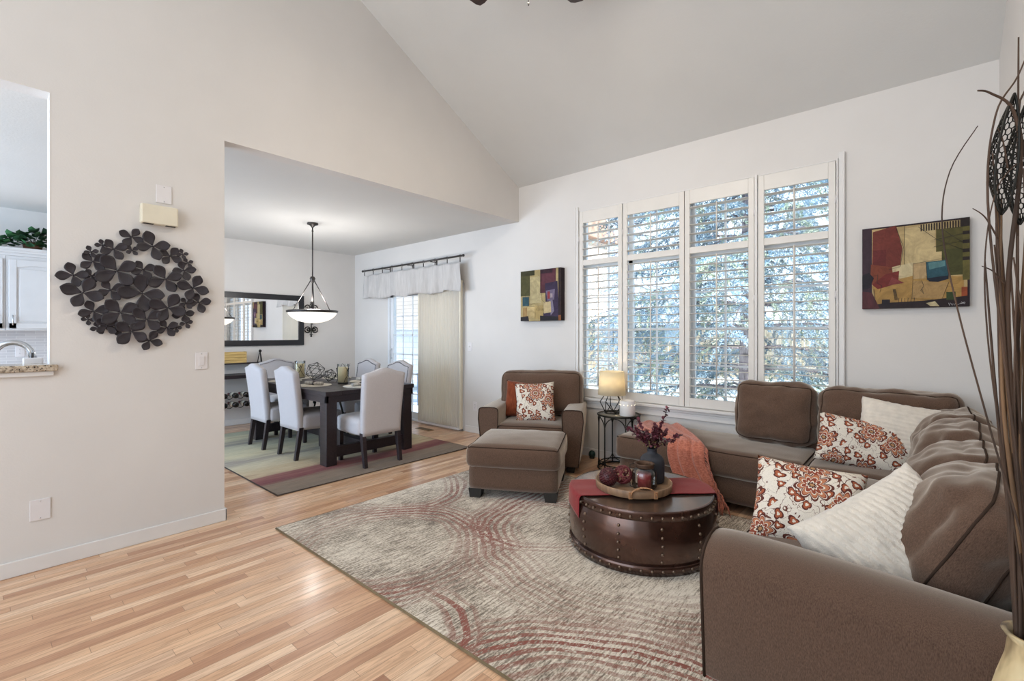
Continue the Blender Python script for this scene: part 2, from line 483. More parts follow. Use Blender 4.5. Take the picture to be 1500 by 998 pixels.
# ---------------------------------------------------------------- plantation shutters: four hinged panels
def shutter(x0, x1, label):
    t = thing('plantation_shutter', label, 'shutter', ((x0 + x1) / 2, WY - 0.022, WZ0), 0, 'white plantation shutters across the wide window')
    w = x1 - x0; H = WZ1 - WZ0 - 0.016; st = 0.047
    zb, zm0, zm1, zt = 0.088, 1.452, 1.512, 1.925      # openings
    th = 0.028
    mb = MB()
    mb.span((-w / 2, 0, 0), (-w / 2 + st, th, H)); mb.span((w / 2 - st, 0, 0), (w / 2, th, H))
    mb.span((-w / 2 + st, 0.001, 0), (w / 2 - st, th - 0.001, zb)); mb.span((-w / 2 + st, 0.001, zm0), (w / 2 - st, th - 0.001, zm1)); mb.span((-w / 2 + st, 0.001, zt), (w / 2 - st, th - 0.001, H))
    mb.build('shutter_frame', M_shut, t, bevel=0.003)
    for z0, z1, nl in ((zb, zm0, 18), (zm1, zt, 5)):
        pitch = (z1 - z0) / nl
        mb = MB()
        for k in range(nl):
            zc = z0 + pitch * (k + 0.5)
            ll = w / 2 - st - 0.002
            prof = []
            for q in range(12):
                a = 2 * pi * q / 12
                prof.append((0.042 * cos(a), 0.0046 * sin(a)))
            ca, sa = cos(radians(-1)), sin(radians(-1))
            poly = [(0.014 + a * ca - b * sa, zc + a * sa + b * ca) for a, b in prof]
            mb.prism(poly, -ll, ll, Xf, 0, True)
        mb.build('louvers', M_shut, t)
        mb = MB()
        mb.tube([(0, -0.034, z0 + 0.045), (0, -0.034, z1 - 0.03)], 0.0065, 8)
        mb.build('tilt_rod', M_shut, t)
    for zz in (0.25, 1.0, 1.75):
        sd = w / 2 if x1 > -1.2 else -w / 2
        mb = MB(); mb.tube([(sd, -0.004, zz - 0.03), (sd, -0.004, zz + 0.03)], 0.005, 8); mb.build('hinge', M_plate, t)
    return t
XB = [-2.895, -2.357, -1.712, -1.083, -0.518]
shutter(XB[0], XB[1] - 0.012, 'narrowest white shutter panel, behind the lit table lamp')
shutter(XB[1], XB[2] - 0.003, 'white shutter panel between the lamp and the vase of sprigs, second from armchair')
shutter(XB[2] + 0.003, XB[3] - 0.020, 'white shutter panel with the tree trunk behind it, above the long chaise seat')
shutter(XB[3] + 0.010, XB[4], 'white shutter panel nearest the large framed canvas on the right')
mb = MB(); mb.span((XB[3] - 0.016, WY - 0.03, WZ0), (XB[3] + 0.006, WY + 0.08, WZ1)); struct(mb.build('trim_1', M_trim, bevel=0.003))

# ---------------------------------------------------------------- sliding glass door
door = bpy.data.objects.new('door_1', None); S.collection.objects.link(door); door.location = (0, WY, 0)
struct(door, 'white sliding glass patio door with grid muntins', 'door')
mb = MB()
mb.span((DX0, -0.01, 0), (DX0 + 0.05, 0.12, DZ1)); mb.span((DX1 - 0.05, -0.01, 0), (DX1, 0.12, DZ1)); mb.span((DX0, -0.01, DZ1 - 0.05), (DX1, 0.12, DZ1)); mb.span((DX0, -0.01, 0.0), (DX1, 0.12, 0.03))
mb.build('door_frame', M_vinyl, door, bevel=0.004)
def leaf(x0, x1, yy):
    mb = MB(); s = 0.065
    mb.span((x0, yy, 0.03), (x0 + s, yy + 0.035, DZ1 - 0.05)); mb.span((x1 - s, yy, 0.03), (x1, yy + 0.035, DZ1 - 0.05))
    mb.span((x0, yy, 0.03), (x1, yy + 0.035, 0.13)); mb.span((x0, yy, DZ1 - 0.12), (x1, yy + 0.035, DZ1 - 0.05))
    n = 3
    for k in range(1, n):
        xx = x0 + s + (x1 - x0 - 2 * s) * k / n
        mb.span((xx - 0.008, yy + 0.012, 0.13), (xx + 0.008, yy + 0.024, DZ1 - 0.12))
    for zz in (0.41, 0.72, 1.02, 1.33, 1.63):
        mb.span((x0 + s, yy + 0.012, zz - 0.008), (x1 - s, yy + 0.024, zz + 0.008))
    o = mb.build('door_leaf', M_vinyl, door)
    MB().add([(x0 + s, yy + 0.018, 0.13), (x1 - s, yy + 0.018, 0.13), (x1 - s, yy + 0.018, DZ1 - 0.12), (x0 + s, yy + 0.018, DZ1 - 0.12)], [(0, 1, 2, 3)], 0, False).build('door_pane', M_pane, o)
    return o
lf = leaf(DX0 + 0.05, -5.70, 0.02); leaf(-5.76, DX1 - 0.05, 0.065)
mb = MB(); mb.tube([(-6.545, 0.02, 0.95), (-6.545, -0.03, 0.97), (-6.545, -0.035, 1.08), (-6.545, 0.02, 1.11)], 0.009, 8); mb.build('door_handle', M_vinyl, lf)

# ---------------------------------------------------------------- shade, valance and rod at the door
g = G('cellular_shade_fabric')
g.set(Base_Color=g.ramp(g.noise(g.coord((60, 1, 1.5)), 1.0, 2), [(0.3, '#d6d0c6'), (0.7, '#e2dcd3')]), Roughness=0.9)
tl = g.n('ShaderNodeBsdfTranslucent'); tl.inputs[0].default_value = rgb('#eadfc9')
mx = g.n('ShaderNodeMixShader'); mx.inputs[0].default_value = 0.4
g.l(g.b.outputs[0], mx.inputs[1]); g.l(tl.outputs[0], mx.inputs[2]); g.l(mx.outputs[0], g.out.inputs[0])
M_shade = g.m
t = thing('vertical_cellular_shade', 'closed beige vertical pleated shade covering half of the glass door', 'shade', (-5.25, WY - 0.05, 0.0))
mb = MB()
N = 40; sx0, sx1 = -0.455, 0.44
pts = []
for k in range(N + 1):
    pts.append((sx0 + (sx1 - sx0) * k / N, -0.028 - (0.010 if k % 2 else 0.0)))
poly = pts + [(x, 0.012 + (0.010 if i % 2 else 0)) for i, (x, _) in enumerate(reversed(pts))]
mb.prism(poly, 0.055, 2.05, lambda a, b, d: (a, b, d))
mb.build('pleated_fabric', M_shade, t)
mb = MB(); mb.span((0.44, -0.03, 0.03), (0.462, 0.016, 2.05)); mb.span((-0.478, -0.03, 0.045), (-0.455, 0.016, 2.05)); mb.build('end_rail', M_cream, t, bevel=0.003)
mb = MB(); mb.span((-0.455, -0.035, 0.02), (0.44, 0.016, 0.05)); mb.build('bottom_rail', M_plate, t)
mb = MB(); mb.span((-1.37, -0.03, 2.05), (0.46, 0.02, 2.09)); mb.build('headrail', M_cream, t)

t = thing('curtain_rod', 'dark bronze curtain rod above the glass door', 'curtain rod', (-5.93, WY - 0.125, 2.41))
mb = MB(); mb.tube([(-1.24, 0, 0), (1.24, 0, 0)], 0.0125, 10); mb.build('rod', M_bronze, t)
for x in (-1.25, 1.25):
    mb = MB(); mb.ball((x, 0, 0), 0.02, 12, 8); mb.build('finial', M_bronze, t)
for x in (-0.62, 0.0, 0.55):
    mb = MB(); mb.tube([(x, 0, -0.014), (x, 0.06, -0.014), (x, 0.125, -0.014)], 0.006, 6); mb.box((x, 0.12, -0.02), (0.02, 0.008, 0.07)); mb.build('bracket', M_bronze, t)

g = G('linen_valance'); v = g.coord()
g.set(Base_Color=g.ramp(g.noise(g.coord((1, 1, 0.15)), 30, 3), [(0.3, '#b2aeab'), (0.7, '#c3bfbc')]), Roughness=0.95)
g.bump(g.noise(v, 300, 2), 0.2, 0.002)
M_linen = g.m
t = thing('valance', 'short white gathered linen valance clipped to the curtain rod', 'valance', (-5.93, WY - 0.138, 1.945))
def vf(u, v):
    x = -1.19 + 2.38 * u
    amp = 0.012 + 0.028 * (1 - v)
    y = amp * (sin(u * 46 + 1.3 * sin(u * 9)) + 0.6 * noise.noise((u * 14, v * 1.5, 0)))
    z = 0.385 * v + (1 - v) * (0.018 * sin(u * 23) - 0.01)
    z -= v * 0.012 * (0.5 - 0.5 * cos(u * 2 * pi * 9))
    if u > 0.94: y += -0.05 * (1 - v) * (u - 0.94) / 0.06; x += 0.05 * (1 - v) * (u - 0.94) / 0.06
    if u < 0.04: x -= 0.04 * (1 - v) * (0.04 - u) / 0.04
    return (x, y, z)
mb = MB(); mb.grid(150, 14, vf); mb.build('cloth', M_linen, t, solid=0.003)
for k in range(10):
    x = -1.19 + 2.38 * k / 9
    mb = MB(); c = (x, 0.01, 0.463)
    mb.tube([(x + 0.004 * sin(a), 0.01 + 0.0205 * cos(a), 0.463 + 0.0205 * sin(a)) for a in [2 * pi * q / 14 for q in range(14)]], 0.0024, 5, True)
    mb.box((x, 0.01, 0.41), (0.012, 0.008, 0.06)); mb.build('clip_ring', M_bronze, t)

# ---------------------------------------------------------------- wall plates
def plate(name, label, cat, loc, ax, kind):
    """ax 'L' = on dividing wall facing +x, 'W' = on window wall facing -y, 'B' = far dining wall"""
    rz = {'L': pi / 2, 'B': pi / 2, 'W': 0}[ax]
    t = thing(name, label, cat, loc, rz)
    mb = MB(); mb.box((0, -0.003, 0), (0.074 if kind != 'blank' else 0.085, 0.006, 0.118)); mb.build('cover_plate', M_plate, t, bevel=0.002)
    if kind == 'rocker':
        mb = MB(); mb.box((0, -0.008, 0), (0.033, 0.006, 0.066)); mb.build('rocker', M_plate, t, bevel=0.0015)
    if kind == 'toggle':
        mb = MB(); mb.box((0, -0.010, 0.004), (0.010, 0.016, 0.022)); mb.build('toggle', M_plate, t, bevel=0.0015)
    if kind == 'outlet':
        for dz in (-0.022, 0.022):
            mb = MB(); mb.box((0, -0.0075, dz), (0.033, 0.003, 0.028)); o = mb.build('socket', M_plate, t, bevel=0.001)
            mb = MB(); mb.box((-0.006, -0.0093, dz + 0.003), (0.002, 0.001, 0.008)); mb.box((0.006, -0.0093, dz + 0.003), (0.002, 0.001, 0.008)); mb.cyl((0, -0.0095, dz - 0.009), 0.002, 0.002, 8); mb.build('slots', M_dark_hole, o)
    if kind in ('blank', 'rocker', 'outlet'):
        for dz in ((-0.048, 0.048) if kind != 'outlet' else (0,)): MB().ball((0, -0.006, dz), 0.003, 8, 6, sc=(1, 0.4, 1)).build('screw', M_chrome, t)
    return t
plate('light_switch', 'white rocker light switch at the edge of the dining opening', 'switch', (LX, 1.041, 1.160), 'L', 'rocker')
plate('blank_plate', 'white blank cover plate near the baseboard below the metal flower art', 'wall plate', (LX, 0.244, 0.345), 'L', 'blank')
plate('wall_cover_plate', 'white blank cover plate above the cream chime box', 'wall plate', (LX, 0.825, 2.275), 'L', 'blank')
plate('power_outlet', 'white outlet by the floor between the shade and the armchair', 'outlet', (-4.575, WY, 0.365), 'W', 'outlet')
plate('toggle_switch', 'white toggle switch on the wall right of the beige shade', 'switch', (-4.68, WY, 1.17), 'W', 'toggle')

t = thing('door_chime', 'cream plastic door chime box above the black flower art', 'door chime', (LX, 0.795, 2.125), pi / 2)
mb = MB(); mb.prism([(-0.075, 0), (-0.075, -0.0), (0, -0.0), (0, -0.052), (-0.058, -0.046), (-0.066, -0.03)], -0.105, 0.105, lambda a, b, d: (d, b, a + 0.055))
mb = MB(); mb.box((0, -0.026, 0.0), (0.20, 0.052, 0.125)); mb.build('housing', M_cream, t, bevel=0.008)
mb = MB()
for k in range(8):
    for s in (-1, 1): mb.box((s * (0.035 + 0.007 * k), -0.034, -0.0635), (0.0035, 0.03, 0.004))
mb.build('vent_slots', M_dark_hole, t)

# ---------------------------------------------------------------- black metal flower wall art
M_petal = mat('black_painted_metal', '#262026', 0.5, metal=0.0, var=0.12, scale=30)
t = thing('metal_flower_wall_art', 'round black metal wall art of four-petal flowers', 'wall art', (LX, 0.70, 1.627), pi / 2)
K = 1 / 4.992 / 688.0
FL = [(615,135,88,62),(765,205,118,15),(480,225,92,28),(400,195,48,10),(315,245,50,20),(330,315,92,40),(505,385,150,35),(615,235,48,40),(895,275,82,58),(985,262,44,15),(1025,325,42,30),(995,380,82,15),(185,415,105,12),(320,420,58,25),(695,375,84,28),(860,445,125,27),(255,545,135,68),(458,525,92,30),(690,550,158,0),(1060,510,112,70),(1105,615,84,15),(530,690,135,38),(875,655,130,65),(335,680,100,20),(720,740,122,40),(295,740,48,0),(370,800,55,20),(610,830,122,50),(745,895,90,66),(870,800,78,30),(940,800,44,5),(1010,765,50,20),(1010,620,54,35),(995,700,80,15),(430,790,82,40),(500,800,66,10)]
import itertools
def art_pt(cx, cy):
    # measured centre of each flower on the wall plane
    px, py = 70 + cx * 0.2003, 320 + cy * 0.2003
    l = (px - 750) / F_PX; u = (489.0 - py) / F_PX
    s_, c_ = sin(radians(41.2)), cos(radians(41.2))
    tt = (LX + 0.02) / (-s_ + c_ * l)
    return (c_ + s_ * l) * tt, 1.35 + u * tt, tt
for k, (cx, cy, r, a0) in enumerate(FL):
    yy, zz, tt = art_pt(cx, cy)
    R = r * 0.2003 / F_PX * tt * 0.90
    sx = yy - 0.70; sz = zz - 1.627
    depth = 0.014 + 0.012 * ((k * 7) % 5) / 4 + (0.01 if r > 110 else 0)
    mb = MB()
    for q in range(4):
        a = radians(a0 + 90 * q + (6 if q % 2 else -4) + 45 * 0) + (0.0)
        rr = R * (0.94 + 0.06 * ((k + q) % 3))
        def pf(u, v, a=a, rr=rr):
            L_ = 0.06 + 0.94 * u
            wd = 0.35 * rr * (sin(pi * min(1, u ** 1.35 * 0.965 + 0.02))) ** 0.8
            lx = rr * L_; ly = (v * 2 - 1) * wd
            cup = 0.10 * rr * (u ** 1.6) - 0.045 * rr * (1 - (v * 2 - 1) ** 2) * sin(pi * u)
            return (sx + lx * cos(a) - ly * sin(a), -depth - cup, sz + lx * sin(a) + ly * cos(a))
        mb.grid(10, 6, pf)
    mb.ball((sx, -depth - 0.002, sz), max(0.004, 0.05 * R), 8, 6)
    mb.tube([(sx, -depth, sz), (sx, 0, sz)], 0.003, 5)
    mb.build('metal_flower', M_petal, t, solid=0.0012)

# ---------------------------------------------------------------- canvases
def canvas(name, label, w, h, d, loc, shapes, lines, sign):
    t = thing(name, label, 'painting', loc)
    cols = {}; mats = []
    def mi(c):
        if c not in cols:
            cols[c] = len(mats)
            gg = G('paint_' + c.strip('#')); vv = gg.coord()
            c0 = tuple(x * 0.72 for x in rgb(c)[:3])
            gg.set(Base_Color=gg.mix(gg.ramp(gg.noise(vv, 9, 5, 0.7, 1.5), [(0.35, (0, 0, 0)), (0.75, (1, 1, 1))]), tuple(x * 0.68 for x in c0[:3]), tuple(min(1, x * 1.25 + 0.004) for x in c0[:3])), Roughness=0.5)
            gg.put(gg.b.inputs['Specular IOR Level'], 0.2)
            gg.bump(gg.noise(vv, 120, 2), 0.15, 0.001)
            mats.append(gg.m)
        return cols[c]
    mb = MB(); mb.box((0, -d / 2, 0), (w, d, h), mi(shapes[0]))
    mb.build('stretched_canvas', mats[:1], t, bevel=0.003)
    mb = MB()
    for k, (c, poly) in enumerate(shapes[1:]):
        vs = [(-w / 2 + w * a, -d - 0.0004 - 0.00012 * k, h / 2 - h * b) for a, b in poly]
        mb.add(vs, [tuple(range(len(vs)))], mi(c), False)
    mb.build('painted_shapes', mats, t)
    mb = MB(); yb = -d - 0.0045
    for pl in lines: mb.tube([(-w / 2 + w * a, yb, h / 2 - h * b) for a, b in pl], 0.0011, 4)
    mb.build('ink_lines', M_dark_hole, t)
    if sign:
        mb = MB()
        mb.tube([(-w / 2 + w * a, yb - 0.001, h / 2 - h * b) for pl in sign for a, b in pl], 0.0012, 4)
        mb.build('signature_lettering', M_plate, t)
    return t
def rect(a, b, c, d): return [(a, b), (c, b), (c, d), (a, d)]
big = ['#2c1a22',
 ('#c9ad78', rect(.1, .02, .98, .98)), ('#3a2430', rect(0, 0, .10, 1)), ('#7b3326', [(.11, .05), (.34, .0), (.40, .28), (.38, .48), (.10, .55)]), ('#6c2320', rect(.11, .28, .24, .48)), ('#8a4228', [(.09, .45), (.3, .5), (.33, .68), (.2, .75), (.08, .68)]),
 ('#d9c08c', [(.42, .05), (.70, .02), (.70, .30), (.78, .34), (.78, .50), (.70, .72), (.40, .62), (.42, .45)]), ('#e0cc9e', [(.30, .50), (.50, .46), (.50, .62), (.38, .64), (.31, .60)]),
 ('#bd9350', [(.10, .72), (.50, .62), (.95, .66), (.95, .92), (.15, .95)]), ('#7f2a22', [(.24, .58), (.37, .55), (.36, .70), (.16, .76), (.10, .70)]), ('#8d3f3a', [(.30, .62), (.42, .70), (.26, .72)]),
 ('#5d5526', rect(.71, .10, .94, .36)), ('#4c4a1e', rect(.76, .34, .94, .64)), ('#6d6430', rect(.94, .06, 1, .70)), ('#2a1d18', rect(.94, .15, 1, .19)), ('#2a1d18', rect(.94, .25, 1, .29)), ('#2a1d18', rect(.94, .35, 1, .39)), ('#2a1d18', rect(.94, .44, 1, .48)), ('#2a1d18', rect(.92, 0, 1, .10)),
 ('#c8a878', [(.50, .48), (.62, .47), (.62, .66), (.50, .66)]), ('#2f5a66', [(.62, .47), (.80, .46), (.82, .66), (.63, .68)]), ('#5f8a8c', [(.64, .48), (.79, .47), (.79, .53), (.65, .56)]), ('#1d2233', [(.63, .66), (.82, .64), (.82, .68), (.66, .73)]), ('#b9945e', [(.50, .68), (.82, .72), (.76, .90), (.49, .88)]),
 ('#a8502a', rect(.93, .78, .98, .90)), ('#2a1a1c', [(.0, .97), (.25, .93), (.6, .92), (.98, .88), (1, 1), (0, 1)]), ('#241a20', rect(.20, .89, .28, .98)), ('#3b4a22', rect(.80, .83, .88, .92)), ('#1d1520', [(.0, .58), (.07, .55), (.12, .62), (.08, .74), (0, .76)]), ('#d8c69a', [(.62, .95), (.70, .93), (.74, .99), (.66, .985)]), ('#5a2a2e', [(0, .78), (.10, .80), (.18, 1), (0, 1)])]
big += [('#2a1d18', rect(.57 + .0235 * k, .025, .582 + .0235 * k, .105)) for k in range(15)]
blines = [[(.33, 0), (.41, .27), (.38, .5), (.27, .53)], [(.42, .02), (.42, .48)], [(.50, .66), (.50, .48), (.79, .44), (.82, .64)], [(.62, .47), (.63, .68)], [(.50, .66), (.49, .89), (.76, .92), (.82, .72)], [(.55, .05), (.72, .22), (.94, .36)], [(.69, .30), (.94, .26)], [(.69, .22), (.94, .18)], [(.78, .12), (.94, .28)], [(.1, .6), (.16, .58), (.15, .68), (.2, .72), (.18, .8)], [(.12, .76), (.13, .93)], [(.58, .68), (.6, .75), (.57, .8), (.6, .84), (.58, .78)]] + [[(.31 + .008 * k, .77), (.33 + .008 * k, .9)] for k in range(4)] + [[(.36 + .03 * k, .93), (.365 + .03 * k, .88)] for k in range(6)]
bsign = [[(.82, .955), (.825, .985), (.835, .955)], [(.845, .97), (.85, .985), (.858, .965), (.87, .985), (.88, .95), (.885, .985)], [(.925, .965), (.93, .945), (.94, .965), (.925, .97)], [(.955, .95), (.945, .965), (.955, .972), (.96, .955)]]
canvas('abstract_painting', 'wide abstract canvas in rust, cream and olive to the right of the window', 0.585, 0.605, 0.042, (-0.055, WY, 1.838), big, blines, bsign)
small = ['#2a1820',
 ('#c3ad77', rect(.0, .0, 1, 1)), ('#3f3c1c', rect(0, 0, .36, .10)), ('#575328', rect(.0, .10, .24, .50)), ('#cdbb8a', rect(.24, .13, .52, .65)), ('#5b2a33', rect(.50, 0, .88, .46)), ('#3b1c28', rect(.50, .0, .80, .08)), ('#6a3540', rect(.55, .1, .85, .3)), ('#3c2a48', [(.62, .28), (.92, .25), (.96, 1), (.5, 1), (.5, .92), (.64, .8)]), ('#7d6f88', [(.64, .42), (.86, .40), (.84, .60), (.68, .62)]), ('#a23f45', rect(.68, .44, .74, .58)), ('#b9a9b0', rect(.74, .48, .80, .56)), ('#8c8298', [(.72, .62), (.8, .6), (.84, .82), (.76, .9)]),
 ('#2c5560', rect(.05, .52, .22, .70)), ('#d9bd82', rect(.17, .71, .36, .94)), ('#dcc492', [(.58, .64), (.76, .63), (.77, .84), (.60, .86)]), ('#c0a468', rect(.36, .7, .58, .96)), ('#b08b55', rect(.06, .73, .17, .92)), ('#1e1418', [(.0, .92), (.2, .9), (.22, 1), (0, 1)]), ('#1e1418', [(.50, .90), (1, .93), (1, 1), (.5, 1)]), ('#2a1318', rect(.94, 0, 1, .9)), ('#9a5a2a', rect(.94, .9, 1, 1))]
slines = [[(.24, .13), (.24, .68), (.38, .66)], [(.52, .13), (.55, .6), (.63, .66)], [(.05, .52), (.22, .51), (.22, .7)], [(.17, .71), (.36, .72)], [(.48, .1), (.48, .18)]] + [[(.40 + .03 * k, .74), (.405 + .03 * k, .8)] for k in range(7)] + [[(.54 + .035 * k, .02), (.54 + .035 * k, .07)] for k in range(8)] + [[(.01, .13 + .07 * k), (.04, .13 + .07 * k)] for k in range(6)]
canvas('small_abstract_painting', 'smaller abstract canvas with plum and olive blocks above the armchair', 0.60, 0.605, 0.075, (-3.405, WY, 1.805), small, slines, None)

# ---------------------------------------------------------------- upholstery materials
def fabric(name, a, b, scale=420, rough=0.95, bstr=0.25, sheen=0.25):
    g = G(name); v = g.coord()
    n1 = g.noise(g.coord((1, 1, 0.25)), scale, 2); n2 = g.noise(v, 3, 2)
    c = g.ramp(n1, [(0.3, a), (0.7, b)])
    c = g.mix(g.math('MULTIPLY', n2, 0.12), c, '#ffffff', 'MULTIPLY')
    g.set(Base_Color=c, Roughness=rough)
    g.put(g.b.inputs['Sheen Weight'], sheen); g.put(g.b.inputs['Sheen Roughness'], 0.45)
    g.put(g.b.inputs['Sheen Tint'], rgb('#eee2d2')); g.put(g.b.inputs['Specular IOR Level'], 0.12)
    g.bump(n1, bstr, 0.0015); return g.m
M_sofa = fabric('taupe_twill', '#4c392e', '#685143', sheen=0.9)
M_pipe = mat('dark_piping', '#3a2d25', 0.9, var=0.05, Specular_IOR_Level=0.1)
M_white_lin = fabric('ivory_linen', '#b9b4b5', '#c9c4c5', 500)
M_rustlin = fabric('rust_velvet', '#69321f', '#84432a', 60)
M_fur = mat('white_plush', '#ded3c4', 0.98, var=0.04, scale=25, bump=0.6, bscale=260, bdist=0.006, Sheen_Weight=0.5)

def floral(name, sc=6.5):
    g = G(name); v = g.coord((sc, sc * 0.02, sc), loc=(0.31, 0, 0.17))
    dn = g.n('ShaderNodeTexNoise'); g.l(v, dn.inputs['Vector']); dn.inputs['Scale'].default_value = 2.0; dn.inputs['Detail'].default_value = 2
    wob = g.n('ShaderNodeVectorMath', operation='MULTIPLY_ADD'); g.l(dn.outputs['Color'], wob.inputs[0]); wob.inputs[1].default_value = (0.22, 0, 0.22); g.l(v, wob.inputs[2])
    def flower(vec, k, pet, rad, rnd=0.75):
        vo = g.n('ShaderNodeTexVoronoi', voronoi_dimensions='3D'); vo.inputs['Scale'].default_value = k; vo.inputs['Randomness'].default_value = rnd
        g.l(vec, vo.inputs['Vector'])
        sc_ = g.n('ShaderNodeVectorMath', operation='SCALE'); g.l(vec, sc_.inputs[0]); sc_.inputs['Scale'].default_value = 1.0
        df = g.n('ShaderNodeVectorMath', operation='SUBTRACT'); g.l(vec, df.inputs[0]); g.l(vo.outputs['Position'], df.inputs[1])
        sp = g.n('ShaderNodeSeparateXYZ'); g.l(df.outputs[0], sp.inputs[0])
        r = g.math('SQRT', g.math('ADD', g.math('MULTIPLY', sp.outputs[0], sp.outputs[0]), g.math('MULTIPLY', sp.outputs[2], sp.outputs[2])))
        th = g.math('ARCTAN2', sp.outputs[2], sp.outputs[0])
        pw = g.math('ABSOLUTE', g.math('COSINE', g.math('MULTIPLY', th, pet / 2)))
        ed = g.math('MULTIPLY', rad / k, g.math('ADD', 0.62, g.math('MULTIPLY', pw, 0.38)))
        return g.math('DIVIDE', r, ed), vo.outputs['Color'], pw
    q, col, pw = flower(wob.outputs[0], 0.95, 9, 0.38)
    f1 = g.ramp(q, [(0, '#b98a5e'), (0.10, '#b98a5e'), (0.12, '#4a1f18'), (0.2, '#4a1f18'), (0.22, '#e7dccb'), (0.30, '#94462f'), (0.46, '#763024'), (0.5, '#e7dccb'), (0.56, '#c07a55'), (0.72, '#8a3b28'), (0.78, '#e7dccb'), (0.83, '#5c2a20'), (0.97, '#5c2a20')], 'CONSTANT')
    m1 = g.math('LESS_THAN', q, 0.97)
    q2, _, _ = flower(wob.outputs[0], 2.7, 3, 0.36, 1.0)
    f2 = g.ramp(q2, [(0, '#e7dccb'), (0.3, '#a85a3a'), (0.65, '#5c2a22'), (0.95, '#5c2a22')], 'CONSTANT')
    m2 = g.math('LESS_THAN', q2, 0.9)
    nz = g.noise(v, 2.4, 1, 0.5, 2.2)
    vine = g.math('LESS_THAN', g.math('ABSOLUTE', g.math('SUBTRACT', nz, 0.5)), 0.011)
    base = g.mix(vine, '#e6dccd', '#6d4236')
    base = g.mix(m2, base, f2); base = g.mix(m1, base, f1)
    fib = g.noise(g.coord(), 350, 1)
    base = g.mix(0.25, base, g.ramp(fib, [(0.3, '#8d8880'), (0.7, '#ffffff')]), 'MULTIPLY')
    g.set(Base_Color=base, Roughness=0.95); g.bump(fib, 0.2, 0.001); return g.m
M_floral = floral('paisley_floral_fabric', 4.7)
M_floral2 = floral('paisley_floral_fabric_large', 5.2)

def pillow(name, label, w, h, th, loc, rot, m, group=None, wr=0.012, seed=1, ridge=0, n=24, ear=0.07, along=False):
    o = weld(pillow_mb(w, h, th, n, ear, wr, seed, ridge, along).build(name, m))
    o.location = loc; o.rotation_mode = 'YXZ' if False else 'XYZ'
    R = Matrix.Rotation(rot[2], 4, 'Z') @ Matrix.Rotation(rot[0], 4, 'X') @ Matrix.Rotation(rot[1], 4, 'Y')
    o.rotation_euler = R.to_euler()
    return tag(o, label, 'pillow', group)

# ---------------------------------------------------------------- area rug
g = G('distressed_rug')
v = g.coord()
st = g.noise(g.coord((95, 9, 1)), 1.0, 4, 0.75)
sp = g.noise(g.coord((150, 60, 1)), 1.0, 2, 0.6)
pt = g.noise(v, 1.6, 3, 0.6)
f = g.math('ADD', g.math('MULTIPLY', st, 0.62), g.math('ADD', g.math('MULTIPLY', sp, 0.30), g.math('MULTIPLY', g.math('SUBTRACT', pt, 0.5), 0.34)))
base = g.ramp(f, [(0.33, '#5e5145'), (0.41, '#8f8170'), (0.465, '#c0b29f'), (0.53, '#ded3c2'), (0.68, '#ece3d5')])
sx = g.n('ShaderNodeSeparateXYZ'); g.l(v, sx.inputs[0])
wobx = g.math('MULTIPLY', g.math('SUBTRACT', g.noise(v, 1.7, 2, 0.5), 0.5), 0.22)
tot = None
for cx, cy, r, bw in ((-0.72, -0.80, 0.56, 0.19), (0.42, 0.42, 1.02, 0.24), (1.22, -1.45, 0.82, 0.24), (0.02, -1.32, 0.36, 0.07), (-0.20, 0.10, 0.42, 0.10), (-1.55, -0.1, 0.5, 0.12)):
    dx = g.math('SUBTRACT', sx.outputs[0], cx); dy = g.math('SUBTRACT', sx.outputs[1], cy)
    d = g.math('ADD', g.math('SQRT', g.math('ADD', g.math('MULTIPLY', dx, dx), g.math('MULTIPLY', dy, dy))), wobx)
    e = g.math('SUBTRACT', 1.0, g.math('DIVIDE', g.math('ABSOLUTE', g.math('SUBTRACT', d, r)), bw), clamp=True)
    lines = g.math('GREATER_THAN', g.math('SINE', g.math('MULTIPLY', d, 2 * pi / 0.050)), 0.0)
    an = g.math('ARCTAN2', dy, dx)
    fade = g.math('ADD', 0.85, g.math('MULTIPLY', g.math('SINE', g.math('ADD', g.math('MULTIPLY', an, 2.0), cx * 3.1)), 0.45), clamp=True)
    k = g.math('MULTIPLY', g.math('MULTIPLY', g.math('POWER', e, 0.6), lines), fade)
    tot = k if tot is None else g.math('MAXIMUM', tot, k)
brk = g.ramp(g.noise(g.coord((75, 26, 1)), 1.0, 4, 0.8), [(0.38, (0, 0, 0)), (0.50, (1, 1, 1))])
base = g.mix(g.math('MULTIPLY', g.math('MULTIPLY', tot, brk), 1.0), base, '#854230')
g.set(Base_Color=base, Roughness=1.0); g.put(g.b.inputs['Sheen Weight'], 0.2)
g.bump(g.math('ADD', g.math('MULTIPLY', st, 0.5), sp), 0.5, 0.004)
M_rug = g.m
M_rugedge = mat('rug_binding', '#7d6c50', 0.95, var=0.1)
t = thing('area_rug', 'large beige and rust distressed rug under the coffee table', 'rug', (-1.845, 2.52, 0.0))
RW, RD = 3.02, 2.31
mb = MB(); mb.span((-RW / 2, -RD / 2, 0.002), (RW / 2, RD / 2, 0.012)); mb.build('pile', M_rug, t, bevel=0.003)
mb = MB()
e = 0.006
mb.tube([(-RW / 2, -RD / 2, 0.007), (RW / 2, -RD / 2, 0.007), (RW / 2, RD / 2, 0.007), (-RW / 2, RD / 2, 0.007)], 0.0065, 8, True); mb.build('edge_binding', M_rugedge, t)

# ---------------------------------------------------------------- armchair and ottoman
def block_foot(parent, x, y, z=0.0, s=0.085, h=0.07):
    mb = MB(); mb.prism([(-s / 2 * 0.8, 0), (s / 2 * 0.8, 0), (s / 2, h), (-s / 2, h)], -s / 2, s / 2, lambda a, b, d: (x + a, y + d, z + b)); mb.build('foot', M_blackleg, parent, bevel=0.004)

